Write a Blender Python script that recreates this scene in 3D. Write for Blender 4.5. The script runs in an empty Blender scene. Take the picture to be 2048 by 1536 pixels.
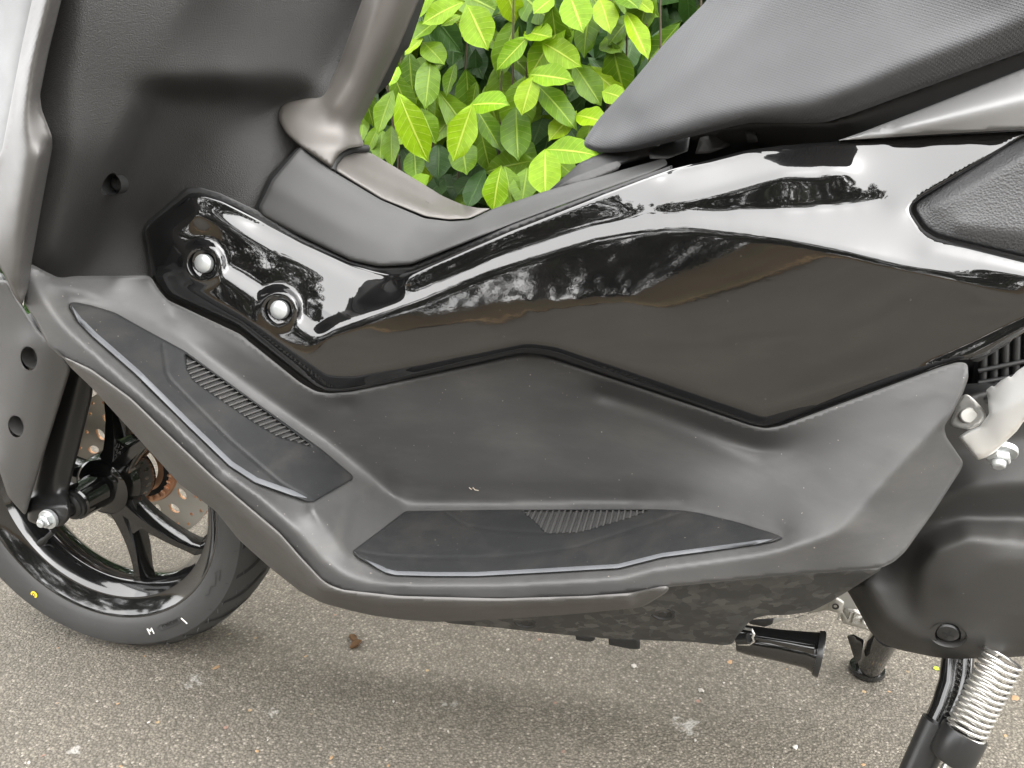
import bpy, bmesh, math, random
import numpy as np
from mathutils import Vector, Matrix, geometry
random.seed(7)
RNG = np.random.default_rng(7)
S = bpy.context.scene
COL = S.collection

# ------------------------------------------------------------------ camera
CAM_LOC = Vector((0.0, -0.811, 0.69))
PITCH, YAW, FPX = math.radians(18.0), math.radians(13.07), 1540.0
cam_data = bpy.data.cameras.new('camera')
cam = bpy.data.objects.new('camera', cam_data)
COL.objects.link(cam)
cam.location = CAM_LOC
cam.rotation_euler = (math.pi/2 - PITCH, 0, YAW)
cam_data.sensor_width = 36.0
cam_data.lens = 36.0*FPX/2048.0
cam_data.clip_start, cam_data.clip_end = 0.02, 2000
S.camera = cam

# ------------------------------------------------------------------ light
SUN_EL, SUN_AZ = math.radians(50), math.radians(118)      # azimuth from +Y, clockwise
w = bpy.data.worlds.new('World'); S.world = w; w.use_nodes = True
nt = w.node_tree; nt.nodes.clear()
sky = nt.nodes.new('ShaderNodeTexSky'); sky.sky_type = 'NISHITA'; sky.sun_disc = False
sky.sun_elevation = SUN_EL; sky.sun_rotation = SUN_AZ
sky.air_density = 1.0; sky.dust_density = 3.0; sky.ozone_density = 1.0
hs = nt.nodes.new('ShaderNodeHueSaturation'); hs.inputs['Saturation'].default_value = 0.12
mixs = nt.nodes.new('ShaderNodeMixRGB'); mixs.inputs[0].default_value = 0.6
mixs.inputs[2].default_value = (7.6, 7.55, 7.5, 1)         # even overcast cloud
bg = nt.nodes.new('ShaderNodeBackground'); bg.inputs[1].default_value = 0.15
wo = nt.nodes.new('ShaderNodeOutputWorld')
nt.links.new(sky.outputs[0], hs.inputs['Color']); nt.links.new(hs.outputs[0], mixs.inputs[1])
nt.links.new(mixs.outputs[0], bg.inputs[0]); nt.links.new(bg.outputs[0], wo.inputs[0])
sd = bpy.data.lights.new('sun', 'SUN'); so = bpy.data.objects.new('sun', sd); COL.objects.link(so)
sd.energy = 0.7; sd.angle = math.radians(170); sd.color = (1, .96, .9)
d = Vector((math.sin(SUN_AZ)*math.cos(SUN_EL), math.cos(SUN_AZ)*math.cos(SUN_EL), math.sin(SUN_EL)))
so.rotation_euler = d.to_track_quat('Z', 'Y').to_euler()
S.view_settings.view_transform = 'Standard'; S.view_settings.look = 'None'
S.view_settings.exposure = 2.7; S.view_settings.gamma = 1.0; S.view_settings.use_curve_mapping = False

# ------------------------------------------------------------------ pixel / space helpers
_R = np.array(cam.rotation_euler.to_matrix())
_C = np.array(CAM_LOC)
def rays(px, py):
    px = np.asarray(px, float); py = np.asarray(py, float)
    v = np.stack([(px-1024)/FPX, -(py-768)/FPX, -np.ones_like(px)], -1)
    return v @ _R.T
def pts(px, py, wcm):
    """points on the bike side, wcm = centimetres out from the bike's centre plane"""
    r = rays(px, py); t = (-np.asarray(wcm, float)/100. - _C[1])/r[..., 1]
    return _C + r*t[..., None]
def at(px, py, wcm): return Vector(pts(px, py, wcm))
def ground_at(px, py, z=0.0):
    r = rays(px, py); t = (z-_C[2])/r[2]
    return Vector(_C + r*t)
def WZ(px, py, z):
    """how far out (cm) a pixel lies on the level z"""
    r = rays(px, py); t = (z-_C[2])/r[2]
    return float(-(_C[1]+r[1]*t)*100)

# ------------------------------------------------------------------ object helpers
def tag(o, label=None, cat=None, group=None, kind=None):
    if label: o['label'] = label
    if cat: o['category'] = cat
    if group: o['group'] = group
    if kind: o['kind'] = kind
    return o
def empty(name, loc, label, cat, group=None):
    o = bpy.data.objects.new(name, None); COL.objects.link(o); o.location = loc; o.empty_display_size = .1
    bpy.context.view_layer.update()
    return tag(o, label, cat, group)
def link(name, me, mat, parent=None, label=None):
    o = bpy.data.objects.new(name, me); COL.objects.link(o)
    if mat is not None and len(me.materials) == 0: me.materials.append(mat)
    if parent is not None:
        o.parent = parent
        M = Matrix.Identity(4); p = parent
        while p is not None:
            M = p.matrix_basis.copy() @ M
            p = p.parent
        o.matrix_basis = M.inverted()       # mesh data is written in world coordinates
    if label: o['label'] = label
    return o
def smooth(me, ang=40):
    for p in me.polygons: p.use_smooth = True
    me.set_sharp_from_angle(angle=math.radians(ang))
def from_bm(name, bm, mat, parent=None, ang=40, label=None):
    bmesh.ops.recalc_face_normals(bm, faces=bm.faces)
    me = bpy.data.meshes.new(name); bm.to_mesh(me); bm.free(); smooth(me, ang)
    return link(name, me, mat, parent, label)

def tube_bm(bm, path, rad, n=12, caps=True):
    """tube through points; rad number or list"""
    path = [Vector(p) for p in path]
    if not hasattr(rad, '__len__'): rad = [rad]*len(path)
    rings = []; prev = None
    for i, p in enumerate(path):
        t = (path[min(i+1, len(path)-1)] - path[max(i-1, 0)]).normalized()
        if prev is None:
            u = t.orthogonal().normalized()
        else:
            u = (prev - t*prev.dot(t)).normalized()
        prev = u; v = t.cross(u)
        rings.append([bm.verts.new(p + (u*math.cos(a)+v*math.sin(a))*rad[i]) for a in [2*math.pi*k/n for k in range(n)]])
    for a, b in zip(rings, rings[1:]):
        for k in range(n): bm.faces.new((a[k], a[(k+1) % n], b[(k+1) % n], b[k]))
    if caps:
        bm.faces.new(rings[0][::-1]); bm.faces.new(rings[-1])
    return rings
def tube(name, path, rad, mat, parent=None, n=12, label=None, ang=50):
    bm = bmesh.new(); tube_bm(bm, path, rad, n); return from_bm(name, bm, mat, parent, ang, label)
def lathe_bm(bm, c, axis, prof, n=48, closed=False):
    """prof: list of (distance along axis, radius)"""
    c = Vector(c); ax = Vector(axis).normalized(); u = ax.orthogonal().normalized(); v = ax.cross(u)
    rings = []
    for (s, r) in prof:
        if r < 1e-6: rings.append([bm.verts.new(c+ax*s)])
        else: rings.append([bm.verts.new(c+ax*s+(u*math.cos(a)+v*math.sin(a))*r) for a in [2*math.pi*k/n for k in range(n)]])
    pr = list(zip(rings, rings[1:]))
    if closed: pr.append((rings[-1], rings[0]))
    for a, b in pr:
        for k in range(n):
            k2 = (k+1) % n
            if len(a) == 1 and len(b) == 1: continue
            if len(a) == 1: bm.faces.new((a[0], b[k2], b[k]))
            elif len(b) == 1: bm.faces.new((a[k], a[k2], b[0]))
            else: bm.faces.new((a[k], a[k2], b[k2], b[k]))
def lathe(name, c, axis, prof, mat, parent=None, n=48, closed=False, ang=35, label=None):
    bm = bmesh.new(); lathe_bm(bm, c, axis, prof, n, closed); return from_bm(name, bm, mat, parent, ang, label)

# ------------------------------------------------------------------ materials
def new_mat(name):
    m = bpy.data.materials.new(name); m.use_nodes = True
    n = m.node_tree; b = n.nodes['Principled BSDF']
    return m, n, b
def N(nt, t, **k):
    x = nt.nodes.new(t)
    for a, v in k.items(): setattr(x, a, v)
    return x
def ramp(nt, src, stops):
    r = N(nt, 'ShaderNodeValToRGB'); e = r.color_ramp.elements
    while len(e) < len(stops): e.new(.5)
    for el, (p, c) in zip(e, stops):
        el.position = p; el.color = c if len(c) == 4 else (*c, 1)
    nt.links.new(src, r.inputs[0]); return r
def coords(nt, scale=(1, 1, 1), rot=(0, 0, 0)):
    g = N(nt, 'ShaderNodeNewGeometry'); mp = N(nt, 'ShaderNodeMapping')
    mp.inputs['Scale'].default_value = scale; mp.inputs['Rotation'].default_value = rot
    nt.links.new(g.outputs['Position'], mp.inputs['Vector']); return mp.outputs[0]
def noise(nt, vec, scale, detail=3, rough=.5):
    x = N(nt, 'ShaderNodeTexNoise'); x.inputs['Scale'].default_value = scale
    x.inputs['Detail'].default_value = detail; x.inputs['Roughness'].default_value = rough
    nt.links.new(vec, x.inputs['Vector']); return x
def plastic(name, col, rough=.45, grain=1500, bump=.15, bdist=.0004, dust=.0, spec=.5, metallic=0, var=.12, rvar=.08, coat=0):
    m, n, b = new_mat(name)
    co = coords(n)
    nz = noise(n, co, 9, 4)
    r = ramp(n, nz.outputs[0], [(.3, tuple(c*(1-var) for c in col)), (.7, tuple(c*(1+var) for c in col))])
    last = r.outputs[0]
    if dust > 0:      # light dust: tiny pale specks and soft patches
        vo = N(n, 'ShaderNodeTexVoronoi'); vo.inputs['Scale'].default_value = 170; n.links.new(co, vo.inputs['Vector'])
        sp = ramp(n, vo.outputs['Distance'], [(.085, (1, 1, 1)), (.13, (0, 0, 0))])
        cl = noise(n, co, 300, 1); gate = ramp(n, cl.outputs[0], [(.60, (0, 0, 0)), (.66, (1, 1, 1))])
        mu = N(n, 'ShaderNodeMath', operation='MULTIPLY'); n.links.new(sp.outputs[0], mu.inputs[0]); n.links.new(gate.outputs[0], mu.inputs[1])
        pa = noise(n, coords(n, (1, 1, 3)), 14, 5, .7); pr = ramp(n, pa.outputs[0], [(.45, (0, 0, 0)), (.8, (.11, .11, .11))])
        ad = N(n, 'ShaderNodeMath', operation='ADD'); n.links.new(mu.outputs[0], ad.inputs[0]); n.links.new(pr.outputs[0], ad.inputs[1])
        mm = N(n, 'ShaderNodeMath', operation='MULTIPLY'); mm.inputs[1].default_value = min(1, dust*2); mm.use_clamp = True
        n.links.new(ad.outputs[0], mm.inputs[0])
        mx = N(n, 'ShaderNodeMixRGB'); mx.inputs[2].default_value = (.30, .27, .23, 1)
        n.links.new(mm.outputs[0], mx.inputs[0]); n.links.new(last, mx.inputs[1]); last = mx.outputs[0]
    n.links.new(last, b.inputs['Base Color'])
    rn = noise(n, co, 25, 3); rr = N(n, 'ShaderNodeMapRange'); n.links.new(rn.outputs[0], rr.inputs[0])
    rr.inputs[3].default_value = max(.01, rough-rvar); rr.inputs[4].default_value = rough+rvar
    n.links.new(rr.outputs[0], b.inputs['Roughness'])
    b.inputs['Metallic'].default_value = metallic; b.inputs['Specular IOR Level'].default_value = spec
    b.inputs['Coat Weight'].default_value = coat; b.inputs['Coat Roughness'].default_value = .03; b.inputs['Coat IOR'].default_value = 1.65
    if bump > 0:
        gn = noise(n, co, grain, 2); bp = N(n, 'ShaderNodeBump'); bp.inputs['Strength'].default_value = bump; bp.inputs['Distance'].default_value = bdist
        n.links.new(gn.outputs[0], bp.inputs['Height']); n.links.new(bp.outputs[0], b.inputs['Normal']); n.links.new(bp.outputs[0], b.inputs['Coat Normal'])
    return m
M_FOOT = plastic('matte_grey_plastic', (.042, .0417, .0412), .51, 1800, .14, .0003, dust=.3, spec=.42)
M_TRIM = plastic('satin_bronze_plastic', (.064, .061, .058), .48, 2600, .10, .0003, spec=.6, metallic=.25)
M_COLUMN = plastic('satin_brown_plastic', (.075, .069, .062), .46, 2600, .10, .0003, spec=.6, metallic=.25)
M_SHIELD = plastic('grained_dark_plastic', (.019, .0186, .0178), .60, 1000, .75, .0012, spec=.36)
M_TUNNEL = plastic('matte_tunnel_plastic', (.035, .035, .0345), .54, 1500, .2, .0004, spec=.42)
M_GLOSS = plastic('piano_black', (.004, .004, .0042), .035, 260, .035, .0003, dust=.05, spec=.62, rvar=.01, var=.02, coat=.55)
M_RUBBER = plastic('mat_rubber', (.0112, .0116, .0121), .60, 1200, .35, .0006, dust=.22, spec=.27)
M_RIB = plastic('lit_rib_rubber', (.050, .049, .047), .5, 1200, .25, .0004, dust=.1, spec=.45)  # paler than the mat: the lit look of the ribs is in the colour
M_BOLT = plastic('bright_zinc_bolt', (.50, .52, .52), .34, 400, .03, .0002, metallic=.65, var=.04)
M_RIDGE = plastic('pale_mat_edge', (.075, .078, .083), .55, 1200, .2, .0004, spec=.4)  # strip along the mat's outer chamfer, paler than the mat rubber
M_BLACK = plastic('black_plastic', (.012, .012, .012), .5, 900, .1, .0003)
M_CORE = plastic('deep_black', (.006, .006, .006), .7, 900, .0)
M_BLKPAINT = plastic('gloss_black_paint', (.006, .006, .006), .09, 60, 0, spec=.6, rvar=.02, coat=.4)
M_SATINBLK = plastic('satin_black_paint', (.014, .014, .014), .32, 900, .05, .0003)
M_WHITE = plastic('pale_grey_paint', (.085, .088, .087), .45, 60, 0, spec=.4, coat=.0, var=.02)
M_SILVER = plastic('satin_silver_plastic', (.21, .21, .21), .42, 3000, .08, .0002, metallic=.35, var=.03)
M_GUARD = plastic('satin_grey_plastic', (.052, .0505, .049), .48, 2400, .1, .0003, spec=.55, metallic=.2)
M_COVER = plastic('matte_dark_cover', (.026, .025, .0235), .52, 1500, .2, .0004, spec=.42, dust=.1)
M_ALU = plastic('bright_cast_aluminium', (.80, .79, .76), .36, 500, .15, .0004, metallic=.55, var=.03)
M_CAST = plastic('cast_aluminium', (.42, .41, .38), .45, 700, .3, .0005, metallic=.6, var=.1)
M_STEEL = plastic('zinc_steel', (.45, .46, .45), .28, 400, .05, .0003, metallic=1, var=.06)
M_SPRING = plastic('passivated_spring_steel', (.60, .59, .56), .28, 400, .05, .0003, metallic=.9, var=.1)
M_DISC = plastic('ground_disc_steel', (.46, .435, .39), .42, 900, .1, .0002, metallic=.5, var=.08)
M_COPPER = plastic('warm_hole_edge', (.62, .36, .22), .4, 500, .1, .0003, metallic=.7, var=.3)
M_TYRE = plastic('tyre_rubber', (.034, .034, .0335), .58, 900, .25, .0004, dust=.06, spec=.4)
M_DOT = plastic('yellow_paint', (.75, .55, .03), .6, 500, .0)
M_CHALK = plastic('white_paint_mark', (.75, .74, .70), .7, 500, .0)
M_PALE_HAIR = plastic('pale_fibre', (.32, .28, .22), .7, 500, .0)

def seat_mat():
    m, n, b = new_mat('seat_vinyl')
    b.inputs['Roughness'].default_value = .62; b.inputs['Specular IOR Level'].default_value = .42
    co = coords(n)
    nz = noise(n, co, 12, 3); r = ramp(n, nz.outputs[0], [(.3, (.056, .057, .060)), (.7, (.066, .067, .071))])
    n.links.new(r.outputs[0], b.inputs['Base Color'])
    def wave(rot, sc):
        x = N(n, 'ShaderNodeTexWave'); x.wave_type = 'BANDS'; x.bands_direction = 'X'
        x.inputs['Scale'].default_value = sc; x.inputs['Distortion'].default_value = .3; x.inputs['Detail Scale'].default_value = 2
        n.links.new(coords(n, (1, 1, 1), rot), x.inputs['Vector']); return x
    a = wave((0, math.radians(68), 0), 165); c = wave((0, math.radians(-22), 0), 140)
    mu = N(n, 'ShaderNodeMath', operation='MULTIPLY'); n.links.new(a.outputs['Fac'], mu.inputs[0]); n.links.new(c.outputs['Fac'], mu.inputs[1])
    bp = N(n, 'ShaderNodeBump'); bp.inputs['Strength'].default_value = .4; bp.inputs['Distance'].default_value = .0005
    n.links.new(mu.outputs[0], bp.inputs['Height']); n.links.new(bp.outputs[0], b.inputs['Normal'])
    return m
M_SEAT = seat_mat()
def leather_mat():
    m, n, b = new_mat('leather_grain_pad')
    b.inputs['Base Color'].default_value = (.038, .038, .039, 1); b.inputs['Roughness'].default_value = .46
    vo = N(n, 'ShaderNodeTexVoronoi'); vo.inputs['Scale'].default_value = 620; n.links.new(coords(n), vo.inputs['Vector'])
    bp = N(n, 'ShaderNodeBump'); bp.inputs['Strength'].default_value = .5; bp.inputs['Distance'].default_value = .0008
    n.links.new(vo.outputs['Distance'], bp.inputs['Height']); n.links.new(bp.outputs[0], b.inputs['Normal'])
    return m
M_PAD = leather_mat()
def forged_mat():
    m, n, b = new_mat('forged_pattern_plastic')
    v1 = N(n, 'ShaderNodeTexVoronoi'); v1.distance = 'CHEBYCHEV'; v1.inputs['Scale'].default_value = 95; n.links.new(coords(n, (1, .4, 1.2), (0, .6, .3)), v1.inputs['Vector'])
    v2 = N(n, 'ShaderNodeTexVoronoi'); v2.distance = 'MANHATTAN'; v2.inputs['Scale'].default_value = 70; n.links.new(coords(n, (1, .4, 1), (0, -.5, .2)), v2.inputs['Vector'])
    s1 = N(n, 'ShaderNodeSeparateColor'); n.links.new(v1.outputs['Color'], s1.inputs[0])
    s2 = N(n, 'ShaderNodeSeparateColor'); n.links.new(v2.outputs['Color'], s2.inputs[0])
    mu = N(n, 'ShaderNodeMath', operation='MULTIPLY'); n.links.new(s1.outputs[0], mu.inputs[0]); n.links.new(s2.outputs[1], mu.inputs[1])
    r = ramp(n, mu.outputs[0], [(.1, (.020, .020, .020)), (.75, (.052, .051, .048))]); n.links.new(r.outputs[0], b.inputs['Base Color'])
    r2 = ramp(n, mu.outputs[0], [(.1, (.52, .52, .52)), (.75, (.36, .36, .36))]); n.links.new(r2.outputs[0], b.inputs['Roughness'])
    return m
M_FORGED = forged_mat()
def asphalt_mat():
    m, n, b = new_mat('asphalt')
    co = coords(n)
    v = N(n, 'ShaderNodeTexVoronoi'); v.inputs['Scale'].default_value = 310; n.links.new(co, v.inputs['Vector'])
    v3 = N(n, 'ShaderNodeTexVoronoi'); v3.inputs['Scale'].default_value = 90; n.links.new(co, v3.inputs['Vector'])
    sc = N(n, 'ShaderNodeSeparateColor'); n.links.new(v.outputs['Color'], sc.inputs[0])
    stone = ramp(n, sc.outputs[0], [(0, (.112, .101, .083)), (.55, (.142, .128, .106)), (.92, (.172, .155, .128)), (.992, (.26, .236, .20))])
    big = noise(n, co, 1.7, 5, .6); bigr = ramp(n, big.outputs[0], [(.3, (.82, .82, .82)), (.7, (1.15, 1.13, 1.1))])
    mx = N(n, 'ShaderNodeMixRGB', blend_type='MULTIPLY'); mx.inputs[0].default_value = 1
    n.links.new(stone.outputs[0], mx.inputs[1]); n.links.new(bigr.outputs[0], mx.inputs[2])
    # dark binder between the stones
    gap = ramp(n, v.outputs['Distance'], [(.25, (1, 1, 1)), (.65, (.6, .6, .6))])
    mg = N(n, 'ShaderNodeMixRGB', blend_type='MULTIPLY'); mg.inputs[0].default_value = 1
    n.links.new(mx.outputs[0], mg.inputs[1]); n.links.new(gap.outputs[0], mg.inputs[2])
    # rare warm and pale stones
    s3 = N(n, 'ShaderNodeSeparateColor'); n.links.new(v3.outputs['Color'], s3.inputs[0])
    rare = ramp(n, s3.outputs[1], [(.982, (0, 0, 0)), (.99, (1, 1, 1))]); core = ramp(n, v3.outputs['Distance'], [(.20, (1, 1, 1)), (.28, (0, 0, 0))])
    rm = N(n, 'ShaderNodeMath', operation='MULTIPLY'); n.links.new(rare.outputs[0], rm.inputs[0]); n.links.new(core.outputs[0], rm.inputs[1])
    rc = ramp(n, s3.outputs[2], [(.2, (.26, .19, .11)), (.5, (.27, .25, .22)), (.8, (.22, .13, .10))])
    mr = N(n, 'ShaderNodeMixRGB'); n.links.new(rm.outputs[0], mr.inputs[0]); n.links.new(mg.outputs[0], mr.inputs[1]); n.links.new(rc.outputs[0], mr.inputs[2])
    # pale scuffed blotches
    last = mr.outputs[0]
    bl = noise(n, co, 70, 4, .7)
    for (px, py, rad) in ((1375, 1452, .034), (385, 1360, .032), (895, 1410, .022), (545, 1425, .02), (150, 1500, .02)):
        p = ground_at(px, py)
        vm = N(n, 'ShaderNodeVectorMath', operation='DISTANCE'); n.links.new(co, vm.inputs[0]); vm.inputs[1].default_value = p
        fr = N(n, 'ShaderNodeMapRange'); n.links.new(vm.outputs['Value'], fr.inputs[0]); fr.inputs[1].default_value = 0; fr.inputs[2].default_value = rad
        fr.inputs[3].default_value = .22; fr.inputs[4].default_value = -.12; fr.clamp = True
        ad = N(n, 'ShaderNodeMath', operation='ADD'); n.links.new(bl.outputs[0], ad.inputs[0]); n.links.new(fr.outputs[0], ad.inputs[1])
        rr = ramp(n, ad.outputs[0], [(.60, (0, 0, 0)), (.70, (.55, .55, .55))])
        mb = N(n, 'ShaderNodeMixRGB'); n.links.new(rr.outputs[0], mb.inputs[0]); n.links.new(last, mb.inputs[1]); mb.inputs[2].default_value = (.33, .32, .30, 1); last = mb.outputs[0]
    n.links.new(last, b.inputs['Base Color']); b.inputs['Roughness'].default_value = .72; b.inputs['Specular IOR Level'].default_value = .225
    inv = N(n, 'ShaderNodeMath', operation='SUBTRACT'); inv.inputs[0].default_value = 1; n.links.new(v.outputs['Distance'], inv.inputs[1])
    fn = noise(n, co, 600, 2); ad = N(n, 'ShaderNodeMath', operation='MULTIPLY_ADD'); n.links.new(fn.outputs[0], ad.inputs[0]); ad.inputs[1].default_value = .35; n.links.new(inv.outputs[0], ad.inputs[2])
    bp = N(n, 'ShaderNodeBump'); bp.inputs['Strength'].default_value = .8; bp.inputs['Distance'].default_value = .0018
    n.links.new(ad.outputs[0], bp.inputs['Height']); n.links.new(bp.outputs[0], b.inputs['Normal'])
    return m
M_ASPHALT = asphalt_mat()
def leaf_mat(name, c1, c2, vein, rough, trans):
    m, n, b = new_mat(name)
    oi = N(n, 'ShaderNodeObjectInfo'); ge = N(n, 'ShaderNodeNewGeometry')
    ad = N(n, 'ShaderNodeMath', operation='ADD'); n.links.new(oi.outputs['Random'], ad.inputs[0]); n.links.new(ge.outputs['Random Per Island'], ad.inputs[1])
    fr = N(n, 'ShaderNodeMath', operation='FRACT'); n.links.new(ad.outputs[0], fr.inputs[0])
    base = ramp(n, fr.outputs[0], [(0, c1), (1, c2)])
    uv = N(n, 'ShaderNodeUVMap'); uv.uv_map = 'UVMap'; sx = N(n, 'ShaderNodeSeparateXYZ'); n.links.new(uv.outputs[0], sx.inputs[0])
    ab = N(n, 'ShaderNodeMath', operation='ABSOLUTE'); n.links.new(sx.outputs[0], ab.inputs[0])      # u runs -1..1
    mid = ramp(n, ab.outputs[0], [(.03, (1, 1, 1)), (.085, (0, 0, 0))])
    ph = N(n, 'ShaderNodeMath', operation='MULTIPLY_ADD'); n.links.new(ab.outputs[0], ph.inputs[0]); ph.inputs[1].default_value = -.16; n.links.new(sx.outputs[1], ph.inputs[2])
    fq = N(n, 'ShaderNodeMath', operation='MULTIPLY'); fq.inputs[1].default_value = 9.0; n.links.new(ph.outputs[0], fq.inputs[0])
    f2 = N(n, 'ShaderNodeMath', operation='FRACT'); n.links.new(fq.outputs[0], f2.inputs[0])
    sv = ramp(n, f2.outputs[0], [(0, (.45, .45, .45)), (.07, (0, 0, 0)), (.93, (0, 0, 0)), (1, (.45, .45, .45))])
    mxv = N(n, 'ShaderNodeMath', operation='MAXIMUM'); n.links.new(mid.outputs[0], mxv.inputs[0]); n.links.new(sv.outputs[0], mxv.inputs[1])
    mot = noise(n, coords(n), 90, 4); mo = ramp(n, mot.outputs[0], [(.3, (.86, .86, .86)), (.7, (1.1, 1.1, 1.1))])
    mm = N(n, 'ShaderNodeMixRGB', blend_type='MULTIPLY'); mm.inputs[0].default_value = 1; n.links.new(base.outputs[0], mm.inputs[1]); n.links.new(mo.outputs[0], mm.inputs[2])
    mx = N(n, 'ShaderNodeMixRGB'); n.links.new(mxv.outputs[0], mx.inputs[0]); n.links.new(mm.outputs[0], mx.inputs[1]); mx.inputs[2].default_value = (*vein, 1)
    n.links.new(mx.outputs[0], b.inputs['Base Color']); b.inputs['Roughness'].default_value = rough; b.inputs['Specular IOR Level'].default_value = .22
    bl = N(n, 'ShaderNodeBump'); bl.inputs['Strength'].default_value = .5; bl.inputs['Distance'].default_value = .0015; bl.invert = True
    n.links.new(mxv.outputs[0], bl.inputs['Height']); n.links.new(bl.outputs[0], b.inputs['Normal'])
    tr = N(n, 'ShaderNodeBsdfTranslucent'); n.links.new(mx.outputs[0], tr.inputs[0]); ms = N(n, 'ShaderNodeMixShader'); ms.inputs[0].default_value = trans
    n.links.new(b.outputs[0], ms.inputs[1]); n.links.new(tr.outputs[0], ms.inputs[2]); n.links.new(ms.outputs[0], n.nodes['Material Output'].inputs[0])
    return m
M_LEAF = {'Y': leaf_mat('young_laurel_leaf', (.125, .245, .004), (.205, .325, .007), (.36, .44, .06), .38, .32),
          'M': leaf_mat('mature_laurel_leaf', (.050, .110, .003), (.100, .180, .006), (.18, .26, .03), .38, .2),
          'D': leaf_mat('shaded_laurel_leaf', (.012, .035, .007), (.026, .065, .010), (.045, .09, .02), .40, .1)}  # dark leaves: the shade deep in the hedge is put into their colour
M_BARK = plastic('laurel_twig', (.06, .045, .025), .7, 300, .5, .001)
M_TREELEAF = plastic('tree_foliage', (.035, .042, .018), .6, 60, .0, var=.4)
M_TREEBARK = plastic('tree_bark', (.05, .042, .034), .85, 60, .8, .01, var=.4)
def verge_mat():
    m, n, b = new_mat('dry_grass_verge')
    nz = noise(n, coords(n, (.5, 1.6, 1)), 1.2, 7, .75); r = ramp(n, nz.outputs[0], [(.3, (.035, .022, .010)), (.48, (.10, .060, .026)), (.56, (.05, .05, .016)), (.66, (.22, .15, .075)), (.78, (.10, .065, .03))])
    n.links.new(r.outputs[0], b.inputs['Base Color']); b.inputs['Roughness'].default_value = .9
    return m
M_VERGE = verge_mat()
M_DRYGRASS = plastic('dry_grass_fringe', (.30, .195, .085), .9, 30, 0, var=.6)
M_DEADLEAF = plastic('dead_leaf', (.14, .075, .03), .7, 200, .4, .001, var=.5)
M_CHIP = plastic('pale_stone_chip', (.30, .28, .25), .7, 200, .3, .001, var=.3)
M_TANCHIP = plastic('tan_leaf_scrap', (.25, .155, .08), .7, 200, .3, .001, var=.4)

# ------------------------------------------------------------------ moulded panel builder
def round_poly(P, r=12, seg=4):
    P = [Vector((p[0], p[1])) for p in P]; out = []; n = len(P)
    for i in range(n):
        a, p, c = P[i-1], P[i], P[(i+1) % n]
        rr = r if not hasattr(r, '__call__') else r(i)
        da, dc = (a-p), (c-p); k1 = min(rr, da.length*.45); k2 = min(rr, dc.length*.45)
        A = p+da.normalized()*k1; C_ = p+dc.normalized()*k2
        for j in range(seg+1):
            t = j/seg; out.append(A*(1-t)**2 + p*2*t*(1-t) + C_*t*t)
    res = []
    for i in range(len(out)):                                   # resample to about 5 px
        a, b = out[i], out[(i+1) % len(out)]; L = (b-a).length
        if L < .4: continue
        k = max(1, int(L/6))
        for j in range(k): res.append(a.lerp(b, j/k))
    return np.array([(p.x, p.y) for p in res])
def inside(poly, X, Y):
    X = np.atleast_1d(X); Y = np.atleast_1d(Y); sh = X.shape; X, Y = X.ravel(), Y.ravel()
    x0, y0 = poly[:, 0], poly[:, 1]; x1, y1 = np.roll(x0, -1), np.roll(y0, -1); k = y0 != y1
    x0, y0, x1, y1 = x0[k], y0[k], x1[k], y1[k]; sl = (x1-x0)/(y1-y0); out = np.zeros(len(X), bool)
    bb = (X >= x0.min()) & (X <= x0.max()) & (Y >= y0.min()) & (Y <= y0.max()); ids = np.nonzero(bb)[0]
    for c in range(0, len(ids), 4000):
        i = ids[c:c+4000]; yy = Y[i, None]; m = (y0 > yy) != (y1 > yy)
        out[i] = ((m & (X[i, None] < sl*(yy-y0)+x0)).sum(1) % 2).astype(bool)
    return out.reshape(sh)
def dist_poly(poly, X, Y, closed=True):
    A = poly; B = np.roll(poly, -1, 0)
    if not closed: A, B = poly[:-1], poly[1:]
    Dm = np.full(X.shape, 1e18)
    for a, b in zip(A, B):
        d = b-a; L2 = d@d
        if L2 < 1e-9: continue
        t = np.clip(((X-a[0])*d[0]+(Y-a[1])*d[1])/L2, 0, 1)
        Dm = np.minimum(Dm, (X-a[0]-t*d[0])**2+(Y-a[1]-t*d[1])**2)
    return np.sqrt(Dm)
def gblur(A, s):
    if s <= 0: return A
    k = int(3*s)+1; g = np.exp(-.5*(np.arange(-k, k+1)/s)**2); g /= g.sum()
    ny, nx = A.shape
    A = np.pad(A, k, mode='edge'); B = sum(g[i]*A[i:i+ny] for i in range(2*k+1))
    return sum(g[i]*B[:, i:i+nx] for i in range(2*k+1))
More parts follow.
